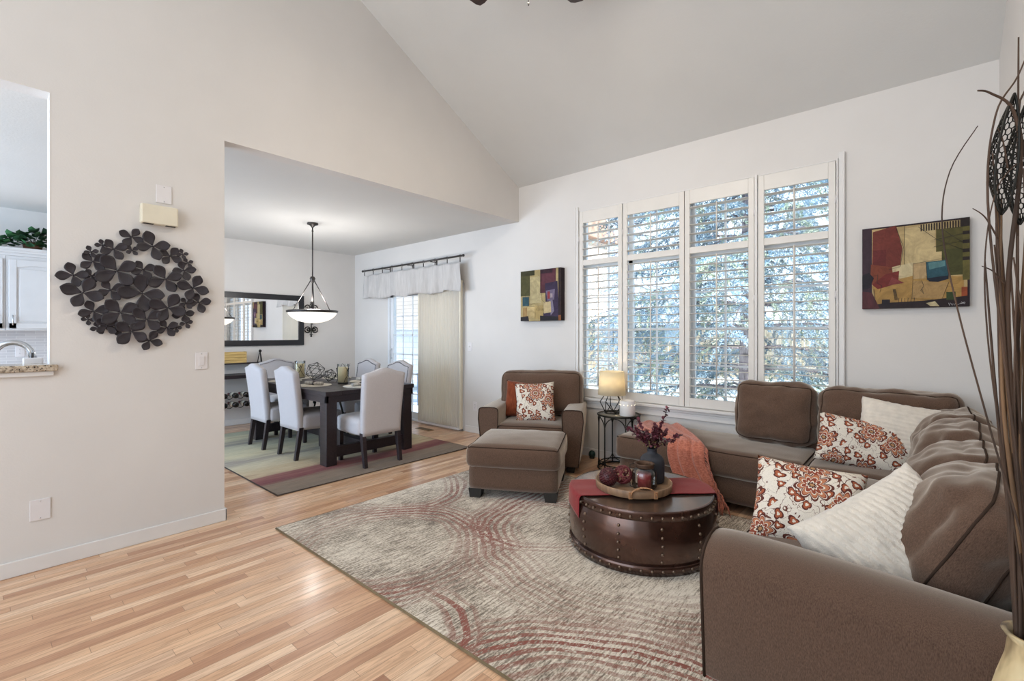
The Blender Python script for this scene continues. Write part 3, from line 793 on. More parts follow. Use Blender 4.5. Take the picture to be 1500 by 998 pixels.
AR = radians(28)
t = thing('armchair', 'taupe upholstered armchair holding the rust and floral pillows', 'armchair', (-3.075, 3.905, 0.0), AR)
W2, D2 = 0.515, 0.385
soft('base', (0.80, 0.72, 0.20), 0.03, (0.0, 0.01, 0.0), M_sofa, t, (0, 0.0, 0.17), n=(8, 8, 4))
soft('seat_cushion', (0.68, 0.66, 0.19), 0.05, (0.0, 0.015, 0.03), M_sofa, t, (0, -0.06, 0.355), n=(12, 12, 6), wr=0.004, seed=2, pipes=((1, -1),), pm=M_pipe)
soft('back_frame', (0.80, 0.14, 0.62), 0.05, (0, 0.0, 0.02), M_sofa, t, (0, 0.315, 0.42), n=(10, 4, 10))
soft('backrest', (0.89, 0.25, 0.46), 0.085, (0.01, 0.035, 0.02), M_sofa, t, (0.02, 0.215, 0.705), (radians(-10), 0, 0), n=(20, 8, 16), wr=0.010, seed=3, pipes=((1, -1),), pm=M_pipe)
for s in (-1, 1):
    mb = MB()
    prof = [(0.33, 0.07), (0.325, 0.40), (0.318, 0.55)]
    for q in range(9):
        a = pi - pi * q / 8
        ca_, sa_ = cos(a), sin(a)
        prof.append((0.418 + 0.10 * (abs(ca_) ** 0.45) * (1 if ca_ > 0 else -1), 0.560 + 0.055 * abs(sa_) ** 0.5))
    prof += [(0.522, 0.50), (0.50, 0.30), (0.475, 0.07)]
    ny = 14
    vs = []; npf = len(prof)
    for j in range(ny):
        v_ = j / (ny - 1); y = -D2 + (2 * D2 - 0.03) * v_
        for x, z in prof:
            zz = z - 0.0 * v_
            pull = 1 - 0.10 * v_ ** 2
            vs.append((s * (0.33 + (x - 0.33) * pull), y, zz))
    fs = [(j * npf + k, j * npf + (k + 1) % npf, (j + 1) * npf + (k + 1) % npf, (j + 1) * npf + k) for j in range(ny - 1) for k in range(npf)]
    mb.add(vs, fs, 0, True); mb.add(vs, [tuple(range(npf)), tuple((ny - 1) * npf + k for k in range(npf))], 0, False)
    o = mb.build('arm', M_sofa, t, bevel=0.012, seg=3)
    pb = MB(); pb.tube([(s * x, -D2 - 0.002, z) for x, z in prof], 0.005, 6, True); pb.build('piping', M_pipe, o)
for fx, fy in ((-0.40, -0.32), (0.40, -0.32), (-0.36, 0.30), (0.36, 0.30)): block_foot(t, fx, fy, 0.012 if fy < 0 else 0.012)

t = thing('ottoman', 'taupe upholstered ottoman in front of the armchair', 'ottoman', (-2.652, 3.135, 0.012), radians(29.5))
soft('base', (0.735, 0.69, 0.20), 0.025, (0.0, 0.006, 0.0), M_sofa, t, (0, 0, 0.165), n=(12, 12, 5), wr=0.003, seed=5)
soft('cushion', (0.77, 0.725, 0.185), 0.05, (0.012, 0.012, 0.035), M_sofa, t, (0, 0, 0.335), n=(18, 18, 8), wr=0.005, seed=4, pipes=((2, 1),), pm=M_pipe)
for fx in (-0.31, 0.31):
    for fy in (-0.285, 0.285): block_foot(t, fx, fy, 0, 0.11, 0.075)

# pillows on the armchair
cr = Matrix.Rotation(AR, 3, 'Z')
def on_chair(x, y, z):
    p = cr @ Vector((x, y, 0)); return (-3.075 + p.x, 3.905 + p.y, z)
pillow('rust_pillow', 'plain rust pillow leaning in the armchair behind the floral one', 0.40, 0.40, 0.13, on_chair(-0.150, 0.03, 0.645), (radians(-20), radians(4), AR + radians(6)), M_rustlin, seed=8)
pillow('floral_pillow', 'floral print square pillow propped upright in the armchair', 0.41, 0.41, 0.14, on_chair(0.010, -0.135, 0.645), (radians(-16), radians(-3), AR + radians(8)), M_floral, seed=9)

# ---------------------------------------------------------------- sectional sofa
t = thing('sectional_sofa', 'large taupe L-shaped sectional sofa with chaise under the window', 'sofa', (-0.60, 3.70, 0.0))
OX, OY = -0.60, 3.70
def L(x, y, z): return (x - OX, y - OY, z)
def sspan(name, a, b, r, bulge, **kw):
    c = [(a[i] + b[i]) / 2 for i in range(3)]; d = [b[i] - a[i] for i in range(3)]
    return soft(name, d, r, bulge, M_sofa, t, L(*c), kw.pop('rot', (0, 0, 0)), pm=M_pipe, **kw)
sspan('base', (-2.02, 3.735, 0.07), (-0.56, 4.44, 0.27), 0.025, (0.0, 0.004, 0), n=(20, 8, 4), wr=0.002, seed=11)
sspan('base', (-0.575, 1.98, 0.07), (0.345, 4.44, 0.27), 0.025, (0.004, 0.0, 0), n=(8, 16, 4), wr=0.002, seed=12)
sspan('seat_cushion', (-2.045, 3.70, 0.265), (-0.605, 4.43, 0.463), 0.045, (0.012, 0.008, 0.02), n=(36, 18, 8), wr=0.006, seed=13, pipes=((2, 1),))
sspan('seat_cushion', (-0.600, 3.64, 0.265), (0.16, 4.30, 0.463), 0.045, (0.0, 0.008, 0.02), n=(20, 18, 8), wr=0.006, seed=14, pipes=((2, 1),))
sspan('seat_cushion', (-0.615, 2.83, 0.262), (0.16, 3.635, 0.458), 0.045, (0.012, 0.004, 0.025), n=(20, 18, 8), wr=0.006, seed=15, pipes=((2, 1),))
sspan('seat_cushion', (-0.615, 2.04, 0.262), (0.16, 2.825, 0.458), 0.045, (0.012, 0.004, 0.025), n=(20, 18, 8), wr=0.006, seed=16, pipes=((2, 1),))
sspan('back_frame', (-1.19, 4.27, 0.10), (0.345, 4.405, 0.80), 0.045, (0, 0, 0.01), n=(20, 4, 10))
sspan('back_frame', (0.235, 1.80, 0.10), (0.355, 4.40, 0.70), 0.045, (0, 0, 0.01), n=(4, 20, 10))
sspan('back_cushion', (-1.185, 4.150, 0.470), (-0.615, 4.400, 0.945), 0.085, (0.012, 0.045, 0.018), n=(32, 14, 28), wr=0.02, seed=17, pipes=((1, -1),), rot=(radians(-9), 0, 0), wscale=7)
sspan('back_cushion', (-0.600, 4.150, 0.470), (0.20, 4.400, 0.945), 0.085, (0.012, 0.04, 0.012), n=(34, 14, 28), wr=0.02, seed=18, pipes=((1, -1),), rot=(radians(-9), 0, 0), wscale=7)
for k, (y0_, y1_, dx, tw, ztop) in enumerate(((3.70, 4.22, 0.0, 5, 0.01), (3.15, 3.72, 0.0, 2, 0.01), (2.62, 3.17, -0.01, 0, -0.005), (2.065, 2.62, -0.015, -4, -0.005))):
    sspan('back_cushion', (0.01 + dx, y0_, 0.425 + ztop), (0.27 + dx, y1_, 0.865 + ztop), 0.115, (0.065, 0.03, 0.015), n=(16, 34, 30), wr=0.024, seed=21 + k, pipes=((0, -0.3), (0, 0.85)), rot=(0, radians(27), radians(tw)), wscale=7)
# arm nearest the viewer
mb = MB()
prof = [(2.045, 0.07), (2.05, 0.44)]
for q in range(11):
    a = -0.1 + (pi * 1.02) * q / 10
    prof.append((1.905 + 0.150 * cos(a), 0.492 + 0.098 * sin(a)))
prof += [(1.758, 0.43), (1.772, 0.28), (1.792, 0.07)]
nx = 24; vs = []; npf = len(prof)
for j in range(nx):
    u = j / (nx - 1); x = -0.615 + (0.355 + 0.615) * u
    for y, z in prof:
        zz = z - (0.05 * u ** 2 if z > 0.3 else 0)
        yy = y
        if u < 0.06: yy = 1.9 + (y - 1.9) * (0.94 + u); zz = zz * (0.985 + 0.25 * u) if z > 0.3 else zz
        vs.append(L(x, yy, zz))
fs = [(j * npf + k, j * npf + (k + 1) % npf, (j + 1) * npf + (k + 1) % npf, (j + 1) * npf + k) for j in range(nx - 1) for k in range(npf)]
mb.add(vs, fs, 0, True); mb.add(vs, [tuple(range(npf)), tuple((nx - 1) * npf + k for k in range(npf))], 0, False)
o = mb.build('arm', M_sofa, t, bevel=0.012, seg=3)
pb = MB(); pb.tube([L(-0.617, 1.9 + (y - 1.9) * 0.94, z * (0.985 if z > 0.3 else 1)) for y, z in prof], 0.006, 6, True); pb.build('piping', M_pipe, o)
for fx, fy in ((-1.96, 3.80), (-1.96, 4.36), (-0.50, 4.36), (-0.52, 1.86), (-0.50, 3.0), (0.28, 1.9), (0.28, 4.36)): block_foot(t, fx - OX, fy - OY, 0.012 if fx > -1.9 and fy < 3.7 else 0.0)

pillow('floral_lumbar_pillow', 'floral lumbar pillow lying against the plush one in the sofa corner', 0.56, 0.34, 0.15, (-0.285, 3.90, 0.610), (radians(-24), radians(9), radians(14)), M_floral2, 'floral print pillows', seed=31, ear=0.05)
pillow('plush_pillow', 'white plush pillow in the sofa corner behind the floral lumbar pillow', 0.45, 0.43, 0.17, (-0.120, 3.99, 0.690), (radians(-22), radians(9), radians(8)), M_fur, 'white plush pillows', seed=32, ridge=0.004, n=70)
pillow('floral_pillow', 'floral print pillow peeking out beside the sofa arm near the viewer', 0.43, 0.40, 0.15, (-0.385, 2.42, 0.585), (radians(-36), radians(5), radians(12)), M_floral2, 'floral print pillows', seed=33, ear=0.06)
pillow('plush_pillow', 'white ribbed plush pillow tilted against the near sofa arm', 0.55, 0.44, 0.24, (-0.085, 2.235, 0.550), (radians(-28), radians(-31), radians(28)), M_fur, 'white plush pillows', seed=34, ridge=0.0065, n=110, along=True)

# ---------------------------------------------------------------- coral knit throw over the chaise
g = G('coral_knit'); v = g.coord()
kn = g.noise(g.coord((60, 60, 170), rot=(0.5, 0.5, 0)), 1.0, 2, 0.5)
g.set(Base_Color=g.ramp(kn, [(0.35, '#a45a46'), (0.65, '#c67a62')]), Roughness=1.0)
g.put(g.b.inputs['Sheen Weight'], 0.3); g.bump(kn, 0.7, 0.006)
M_coral = g.m
t = thing('throw_blanket', 'coral knitted throw draped over the chaise seat', 'blanket', (-1.45, 3.95, 0.47))
LE = [(-2.02, 4.36, .478), (-2.03, 4.12, .480), (-1.92, 3.95, .480), (-1.74, 3.82, .482), (-1.56, 3.715, .480), (-1.535, 3.672, .455), (-1.525, 3.662, .36), (-1.48, 3.655, .24), (-1.42, 3.650, .12)]
RE = [(-1.74, 4.37, .478), (-1.64, 4.28, .480), (-1.51, 4.10, .480), (-1.39, 3.91, .482), (-1.275, 3.715, .480), (-1.255, 3.672, .455), (-1.235, 3.662, .36), (-1.17, 3.655, .24), (-1.10, 3.650, .12)]
def cr3(P, u):
    s_ = u * (len(P) - 1); i = min(len(P) - 2, int(s_)); f_ = s_ - i
    p = [Vector(P[max(0, min(len(P) - 1, i + k))]) for k in (-1, 0, 1, 2)]
    return 0.5 * (2 * p[1] + (p[2] - p[0]) * f_ + (2 * p[0] - 5 * p[1] + 4 * p[2] - p[3]) * f_ ** 2 + (3 * p[1] - p[0] - 3 * p[2] + p[3]) * f_ ** 3)
def thr(u, v):
    p = cr3(LE, u).lerp(cr3(RE, u), v)
    hang = max(0.0, min(1.0, (u - 0.54) / 0.1))
    fold = 0.011 * (1 + sin(v * 15 + u * 2.5)) + 0.007 * (1 + sin(v * 31 - u * 4)) + 0.008 * (1 + noise.noise((u * 8, v * 5, 3)))
    ed = min(1.0, 8 * v, 8 * (1 - v), 12 * u + 0.15)
    p.z += fold * (0.3 + 0.7 * ed) * (1 - hang) * 0.9
    p.y -= (fold + 0.004) * hang
    if hang: p.z -= 0.035 * (v - 0.35) * hang * (u - 0.5) * 2
    return tuple(p - Vector((-1.45, 3.95, 0.47)))
mb = MB(); mb.grid(70, 34, thr); mb.build('knit_cloth', M_coral, t, solid=0.009)
mb = MB()
for k in range(26):
    v_ = k / 25; p = Vector(thr(1.0, v_)); j = random.uniform(-.012, .012)
    mb.tube([p, p + Vector((j, -0.008 - random.random() * .01, -0.045)), p + Vector((j * 2, -0.006, -0.085 - random.random() * .02))], [0.004, 0.0045, 0.002], 5)
for k in range(20):
    p = Vector(thr(0.52 + 0.47 * k / 19, 1.0)); j = random.uniform(0.0, .03)
    mb.tube([p, p + Vector((0.022 + j * .4, -0.012, -0.02)), p + Vector((0.030 + j, -0.012, -0.085 - random.random() * .03))], [0.004, 0.005, 0.002], 5)
mb.build('fringe', M_coral, t)

# ---------------------------------------------------------------- riveted drum coffee table
g = G('aged_copper'); v = g.coord()
n1 = g.noise(v, 5, 4, 0.6)
g.set(Base_Color=g.ramp(n1, [(0.25, '#382620'), (0.5, '#4e342a'), (0.75, '#684639')]), Metallic=0.7, Roughness=g.math('ADD', 0.14, g.math('MULTIPLY', n1, 0.22)))
g.bump(g.noise(v, 18, 2), 0.12, 0.01)
g.put(g.b.inputs['Coat Weight'], 0.7); g.put(g.b.inputs['Coat Roughness'], 0.12)
M_copper = g.m
M_rivet = mat('rivet_metal', '#7f6c5d', 0.3, metal=0.95)
DC = (-1.366, 2.815)
t = thing('drum_coffee_table', 'round riveted copper drum coffee table on the beige rug', 'coffee table', (DC[0], DC[1], 0.012))
def rad(z):
    a = z / 0.355; return 0.418 + 0.040 * (1 - (2 * a - 1) ** 2)
mb = MB(); mb.lathe([(rad(z), z) for z in [0.0 + 0.335 * k / 16 for k in range(17)]], 72); mb.build('drum_body', M_copper, t)
mb = MB(); mb.lathe([(0.0, 0.347), (0.30, 0.348), (0.415, 0.349), (0.426, 0.350), (0.431, 0.353), (0.425, 0.340), (0.0, 0.338)], 72); mb.build('drum_top', mat('polished_drum_top', '#8b786c', 0.2, metal=0.85, var=0.12, scale=3), t)
mb = MB(); mb.lathe([(0.40, 0.0), (0.440, 0.0), (0.454, 0.055), (0.446, 0.058), (0.40, 0.06)], 72); mb.build('bottom_band', M_copper, t)
mb = MB(); mb.lathe([(0.424, 0.336), (0.432, 0.354), (0.437, 0.350), (0.438, 0.340), (0.440, 0.300), (0.434, 0.298), (0.41, 0.31)], 72); mb.build('top_band', M_copper, t)
riv = []
for k in range(48):
    a = 2 * pi * (k + 0.5) / 48
    riv += [(0.442 * cos(a), 0.442 * sin(a), 0.32), (0.450 * cos(a), 0.450 * sin(a), 0.033)]
for k in range(12):
    a = 2 * pi * (k + 0.35) / 12
    riv += [((rad(0.085 + 0.045 * q) + 0.001) * cos(a), (rad(0.085 + 0.045 * q) + 0.001) * sin(a), 0.085 + 0.045 * q) for q in range(5)]
near = sorted(riv, key=lambda p: p[0] * -0.436 + p[1] * 0.90)          # the side towards the room's open end first
r0 = None
for p in near[:96]:
    if r0 is None: r0 = MB().ball((0, 0, 0), 0.0088, 8, 6).build('rivet', M_rivet, t)
    else:
        r0 = r0.copy(); S.collection.objects.link(r0)
    r0.location = p
mb = MB()
for p in near[96:]: mb.ball(p, 0.0075, 8, 6)
o = mb.build('rivet_rows', M_rivet, t); o['kind'] = 'stuff'

M_runner = fabric('burgundy_linen', '#77282c', '#93383a', 300)
mb = MB(); th_ = radians(41.2 + 3)
zt = 0.012 + 0.352
def run(u, v):
    a = (u - 0.5) * 2; L_ = 0.455
    x = a * 0.53; y = (v - 0.5) * 0.31
    z = 0.004
    lim = sqrt(max(0.0, 0.442 ** 2 - y * y))
    if abs(x) > lim:
        ex = abs(x) - lim; sg = 1 if x > 0 else -1
        x = sg * (lim + min(ex, 0.02) * 0.7 + ex * 0.03); z = 0.004 - max(0, ex - 0.006) * 1.25
    z += 0.0025 * (1 + noise.noise((u * 8, v * 4, 1)))
    return (x, y, z)
mb.grid(90, 24, run)
o = mb.build('table_runner', M_runner, None, (DC[0], DC[1], zt), (0, 0, th_), solid=0.0015)
tag(o, 'burgundy cloth runner laid across the copper drum table', 'table runner')

# tray and what stands on it
M_traywood = mat('light_mango_wood', '#8f7156', 0.55, var=0.15, scale=6, stretch=(1, 10, 1))
M_leather = mat('tan_leather', '#a97b55', 0.55, var=0.08)
TC = (-1.392, 2.765); TZ = zt + 0.0075
t = thing('round_tray', 'round wooden tray with leather handles on the burgundy runner', 'tray', (TC[0], TC[1], TZ), radians(41.2))
R_ = 0.238
mb = MB(); mb.lathe([(0, 0), (R_ - 0.012, 0), (R_ - 0.004, 0.004), (R_, 0.045), (R_ - 0.003, 0.048), (R_ - 0.011, 0.047), (R_ - 0.015, 0.010), (0, 0.009)], 64); mb.build('tray_body', M_traywood, t)
for sg in (-1,):
    mb = MB()
    pts = []
    for k in range(13):
        a = pi * k / 12
        pts.append((-0.075 * cos(a), sg * (R_ - 0.004) - 0.004 * 0, 0.028 + 0.042 * sin(a)))
    for i in range(12):
        p, q = pts[i], pts[i + 1]
        mb.add([(p[0], p[1] - .012, p[2]), (p[0], p[1] + .012, p[2]), (q[0], q[1] + .012, q[2]), (q[0], q[1] - .012, q[2])], [(0, 1, 2, 3)])
    mb.build('leather_handle', M_leather, t, solid=0.003)
    for xx in (-0.075, 0.075):
        mb = MB(); mb.box((xx, sg * (R_ * 0.955), 0.022), (0.022, 0.006, 0.042)); o = mb.build('leather_tab', M_leather, t, bevel=0.002)
        mb = MB(); mb.ball((xx, sg * (R_ * 0.955 + 0.004), 0.030), 0.0035, 8, 6); mb.ball((xx, sg * (R_ * 0.955 + 0.004), 0.015), 0.0035, 8, 6); mb.build('rivet', M_rivet, o)
def on_tray(a, b):
    p = Matrix.Rotation(radians(41.2), 3, 'Z') @ Vector((a, b, 0)); return (TC[0] + p.x, TC[1] + p.y)
TB = TZ + 0.0095
M_berry = mat('burgundy_beads', '#471319', 0.4, var=0.25, scale=60, bump=0.5, bscale=140, bdist=0.004)
M_vine = mat('burgundy_vine', '#6e2b30', 0.6, var=0.15)
x, y = on_tray(-0.160, -0.005)
t = tag(MB().ball((0, 0, 0), 0.056, 24, 16).build('decor_ball', M_berry, None, (x, y, TB + 0.057)), 'solid dark burgundy beaded ball at the left of the tray', 'decorative ball')
bp = MB()
for k in range(220):
    zz = 1 - 2 * (k + .5) / 220; a = k * 2.39996; r = sqrt(1 - zz * zz); bp.ball((0.056 * r * cos(a), 0.056 * r * sin(a), 0.056 * zz), 0.0048, 6, 4)
bp.build('beads', M_berry, t)
x, y = on_tray(-0.060, 0.025)
mb = MB()
for k in range(20):
    ax = Vector(rng.normal(size=3)).normalized(); u_ = ax.orthogonal().normalized(); w_ = ax.cross(u_); rr = random.uniform(0.050, 0.058)
    mb.tube([u_ * cos(a) * rr + w_ * sin(a) * rr + ax * random.uniform(-.02, .02) * 0 + ax * 0.004 * sin(3 * a) for a in [2 * pi * q / 20 for q in range(20)]], 0.0030, 5, True)
tag(mb.build('vine_ball', M_vine, None, (x, y, TB + 0.062)), 'woven burgundy vine ball between the solid ball and the jar', 'decorative ball')
# glass candle jar
x, y = on_tray(0.062, -0.030)
t = thing('candle_jar', 'clear glass jar lantern holding a burgundy candle on the tray', 'candle jar', (x, y, TB))
mb = MB(); mb.lathe([(0.0, 0.002), (0.070, 0.002), (0.076, 0.010), (0.077, 0.085), (0.072, 0.105), (0.052, 0.122), (0.050, 0.135)], 40); mb.build('glass', M_clear, t)
mb = MB(); mb.lathe([(0.0, 0.004), (0.042, 0.004), (0.042, 0.088), (0.038, 0.092), (0, 0.090)], 28); mb.build('candle', mat('burgundy_wax', '#8c2a30', 0.5, var=0.05), t)
M_rustm = mat('rusty_metal', '#5a4436', 0.6, metal=0.6, var=0.2, scale=20)
mb = MB(); mb.lathe([(0.052, 0.126), (0.058, 0.126), (0.060, 0.134), (0.058, 0.142), (0.063, 0.150), (0.059, 0.153), (0.049, 0.150), (0.050, 0.128)], 36); mb.build('metal_rim', M_rustm, t)
mb = MB(); mb.tube([(-0.058, 0, 0.14), (-0.092, -0.01, 0.13), (-0.098, -0.01, 0.07), (-0.092, -0.01, 0.004)], 0.0022, 6); mb.tube([(-0.092, -0.01, 0.004), (-0.075, -0.045, 0.004), (0, -0.08, 0.004)], 0.0022, 6)
mb.build('wire_bail', M_black_iron, t)
# vase with sprigs
x, y = on_tray(0.145, 0.085)
t = thing('vase', 'dark slate bottle vase standing at the back of the tray', 'vase', (x, y, TB))
M_slate = mat('matte_slate_ceramic', '#2b2c33', 0.65, var=0.08)
mb = MB(); mb.lathe([(0, 0), (0.068, 0), (0.076, 0.008), (0.079, 0.05), (0.079, 0.125), (0.074, 0.150), (0.060, 0.170), (0.040, 0.182), (0.031, 0.190), (0.030, 0.212), (0.034, 0.218), (0.027, 0.216), (0.026, 0.19)], 44); mb.build('vase_body', M_slate, t)
M_eu = mat('burgundy_leaf', '#5a2430', 0.6, var=0.35, scale=22)
M_eu2 = mat('plum_leaf', '#74404a', 0.6, var=0.25, scale=22)
M_bud = mat('olive_bud', '#8b7a4a', 0.6, var=0.25)
t = thing('eucalyptus_sprigs', 'burgundy leafy sprigs standing in the slate vase', 'sprigs', (x, y, TB + 0.20))
def leaf_add(mb, p, d, up, L_, W_, m):
    d = d.normalized(); s_ = d.cross(up).normalized() if d.cross(up).length > 1e-4 else d.orthogonal(); n_ = s_.cross(d)
    pts = []
    for a, b, c in ((0, 0, 0), (.3, .8, .06), (.65, 1, .1), (1, .15, .02), (.65, -1, .1), (.3, -.8, .06)):
        pts.append(p + d * L_ * a + s_ * W_ * b * .5 + n_ * L_ * c)
    mb.add(pts, [(0, 1, 2), (0, 2, 4), (0, 4, 5), (2, 3, 4)], m, True)
for k in range(13):
    az = 2 * pi * k / 13 + random.uniform(-.2, .2); lean = random.uniform(.25, .75); ln = random.uniform(.15, .22)
    if k == 0: az = radians(55); lean = .38; ln = .31
    if k == 5: az = radians(190); lean = .8; ln = .23
    if k == 9: az = radians(20); lean = .9; ln = .22
    dv = Vector((sin(lean) * cos(az), sin(lean) * sin(az), cos(lean)))
    mb = MB(); pts = [dv * ln * q / 6 + Vector((0, 0, -0.03 * (q / 6) ** 2 * lean)) for q in range(7)]
    mb.tube([Vector((0, 0, -0.02))] + pts, 0.0016, 5, m=1)
    for q in range(46):
        f_ = 0.22 + 0.78 * q / 45; i = min(5, int(f_ * 6)); p = pts[i].lerp(pts[i + 1], f_ * 6 - i)
        dd = (dv * 0.5 + Vector(rng.normal(size=3)) * 0.6)
        leaf_add(mb, p, dd, Vector((0, 0, 1)), random.uniform(.018, .034), random.uniform(.015, .026), 0 if random.random() < .62 else 2)
        if random.random() < .3: mb.ball(p + Vector(rng.normal(size=3)) * .008, .0045, 6, 4, m=3 if f_ < .5 else 0)
    mb.build('sprig', [M_eu, M_black_iron, M_eu2, M_bud], t)

# ---------------------------------------------------------------- side table, lamp, wax warmer
SC = (-2.300, 4.255)
t = thing('side_table', 'round black wire side table between armchair and chaise', 'side table', (SC[0], SC[1], 0))
ST = 0.545; SR = 0.207
mb = MB(); mb.lathe([(0, ST - 0.006), (SR - 0.01, ST - 0.006), (SR - 0.01, ST), (0, ST)], 48); mb.build('glass_top', mat('smoked_top', '#6f6a60', 0.15, var=0.05), t)
ring = lambda r, z, n=40: [(r * cos(2 * pi * k / n), r * sin(2 * pi * k / n), z) for k in range(n)]
mb = MB(); mb.tube(ring(SR, ST - 0.005), 0.009, 8, True); mb.build('top_rim', M_black_iron, t)
mb = MB(); mb.tube(ring(SR * 0.9, 0.055), 0.006, 8, True); mb.tube(ring(SR, 0.008), 0.007, 8, True); mb.build('base_ring', M_black_iron, t)
for k in range(6):
    a = 2 * pi * k / 6 + 0.3; c_, s_ = cos(a), sin(a); rr = SR - 0.004
    mb = MB(); mb.tube([(rr * c_, rr * s_, ST - 0.01), (rr * c_, rr * s_, 0.08), (rr * c_, rr * s_, 0.004)], 0.007, 8)
    for sg in (-1, 1):
        pts = []
        for q in range(9):
            b = a + sg * (pi / 6) * (1 - cos(pi / 2 * q / 8)); pts.append((rr * cos(b), rr * sin(b), 0.40 + 0.125 * sin(pi / 2 * q / 8)))
        mb.tube(pts, 0.005, 6)
        pts = [(rr * cos(a + sg * (pi / 6) * (1 - cos(pi / 2 * q / 8))), rr * sin(a + sg * (pi / 6) * (1 - cos(pi / 2 * q / 8))), 0.12 - 0.10 * sin(pi / 2 * q / 8)) for q in range(9)]
        mb.tube(pts, 0.004, 6)
    mb.build('leg', M_black_iron, t)

t = thing('table_lamp', 'small lit lamp with cream shade and wire polyhedron base', 'lamp', (SC[0] - 0.065, SC[1] - 0.025, ST))
top = [(0.072 * cos(2 * pi * k / 5), 0.072 * sin(2 * pi * k / 5), 0.185) for k in range(5)]
mid = [(0.118 * cos(2 * pi * k / 5 + .1), 0.118 * sin(2 * pi * k / 5 + .1), 0.100 + 0.02 * (k % 2)) for k in range(5)]
bot = [(0.075 * cos(2 * pi * k / 5 + .63), 0.075 * sin(2 * pi * k / 5 + .63), 0.006) for k in range(5)]
mb = MB(); e_ = lambda p, q: mb.tube([p, q], 0.0042, 6)
for k in range(5):
    e_(top[k], top[(k + 1) % 5]); e_(bot[k], bot[(k + 1) % 5]); e_(top[k], mid[k]); e_(mid[k], bot[k]); e_(mid[(k + 1) % 5], bot[k])
    e_(top[k], (0, 0, 0.19))
mb.build('wire_base', M_black_iron, t)
mb = MB(); mb.cyl((0, 0, 0.175), 0.016, 0.07, 14); mb.build('socket', M_black_iron, t)
g = G('lamp_shade_linen')
g.set(Base_Color='#efe3c6' and rgb('#efe3c6'), Roughness=0.9)
tl = g.n('ShaderNodeBsdfTranslucent'); tl.inputs[0].default_value = rgb('#f4ead0'); mx = g.n('ShaderNodeMixShader'); mx.inputs[0].default_value = 0.4
g.l(g.b.outputs[0], mx.inputs[1]); g.l(tl.outputs[0], mx.inputs[2]); g.l(mx.outputs[0], g.out.inputs[0])
M_lshade = g.m
mb = MB(); mb.lathe([(0.136, 0.190), (0.120, 0.425)], 44)
o = mb.build('lamp_shade', M_lshade, t, solid=0.002)
o.data.polygons.foreach_get
# open the shade top and bottom
bm = bmesh.new(); bm.from_mesh(o.data); bmesh.ops.delete(bm, geom=[f for f in bm.faces if len(f.verts) > 4], context='FACES'); bm.to_mesh(o.data); bm.free()
g = G('bulb_glow'); g.put(g.b.inputs['Emission Color'], rgb('#ffd9a0')); g.put(g.b.inputs['Emission Strength'], 6.0); M_bulb = g.m
MB().ball((0, 0, 0.285), 0.026, 14, 10, sc=(1, 1, 1.3)).build('bulb', M_bulb, t)
lamp('table_lamp_light', (0, 0, 0.335), 1.1, (1.0, 0.85, 0.62), 0.03, t)

t = thing('wax_warmer', 'white pierced ceramic candle warmer beside the table lamp', 'candle warmer', (SC[0] + 0.115, SC[1] - 0.04, ST))
mb = MB(); mb.lathe([(0, 0.0), (0.070, 0.0), (0.075, 0.006), (0.075, 0.145), (0.071, 0.150), (0.062, 0.147), (0.060, 0.135), (0, 0.133)], 36); mb.build('ceramic_body', mat('white_ceramic', '#dcd8d4', 0.4, var=0.03), t)
g = G('warmer_glow'); g.put(g.b.inputs['Emission Color'], rgb('#ffe6b8')); g.put(g.b.inputs['Emission Strength'], 1.2)
mb = MB()
for k in range(12):
    a = 2 * pi * k / 12; mb.ball((0.0735 * cos(a), 0.0745 * sin(a), 0.110), 0.0055, 8, 6)
mb.build('lit_hole', g.m, t)

t = thing('floor_plug_ball', 'small dark green round air freshener by the baseboard', 'air freshener', (-2.70, 4.40, 0.0))
mb = MB(); mb.ball((0, 0, 0.045), 0.038, 18, 12, sc=(1, .9, 1.1)); mb.build('globe', mat('dark_green_glass', '#1d3a36', 0.2), t)
mb = MB(); mb.cyl((0, 0, 0), 0.028, 0.012, 18); mb.build('base', M_blackleg, t)

# ---------------------------------------------------------------- dining rug
g = G('striped_dining_rug'); sx = g.n('ShaderNodeSeparateXYZ'); g.l(g.geo(), sx.inputs[0])
nz = g.noise(g.geo((5, 0.55, 1)), 1.0, 3, 0.6)
fine = g.noise(g.geo((120, 5, 1)), 1.0, 3, 0.7)
pos = g.math('ADD', g.math('DIVIDE', g.math('ADD', sx.outputs[0], 7.0), 3.0), g.math('MULTIPLY', g.math('SUBTRACT', nz, 0.5), 0.30))
c = g.ramp(pos, [(0.02, '#aeb09a'), (0.14, '#cbc5a4'), (0.24, '#8f8b85'), (0.34, '#c7c3a8'), (0.46, '#ddd3b0'), (0.55, '#aaa196'), (0.62, '#d9ceb0'), (0.74, '#d3be9b'), (0.80, '#9c6a64'), (0.86, '#834c4e'), (0.895, '#94816f'), (1.0, '#85776a')])
c = g.mix(0.45, c, g.ramp(fine, [(0.3, '#7d7770'), (0.7, '#ffffff')]), 'MULTIPLY')
g.set(Base_Color=c, Roughness=1.0); g.bump(fine, 0.4, 0.003); M_drug = g.m
t = thing('dining_rug', 'striped rug in sage, cream and burgundy under the dining table', 'rug', (-5.525, 2.75, 0))
mb = MB(); mb.span((-1.495, -1.10, 0.001), (1.495, 1.10, 0.011)); mb.build('pile', M_drug, t, bevel=0.003)
mb = MB(); mb.tube([(-1.495, -1.10, 0.006), (1.495, -1.10, 0.006), (1.495, 1.10, 0.006), (-1.495, 1.10, 0.006)], 0.006, 6, True); mb.build('edge_binding', mat('dark_rug_edge', '#4a3f38', 0.95), t)
RZ = 0.011

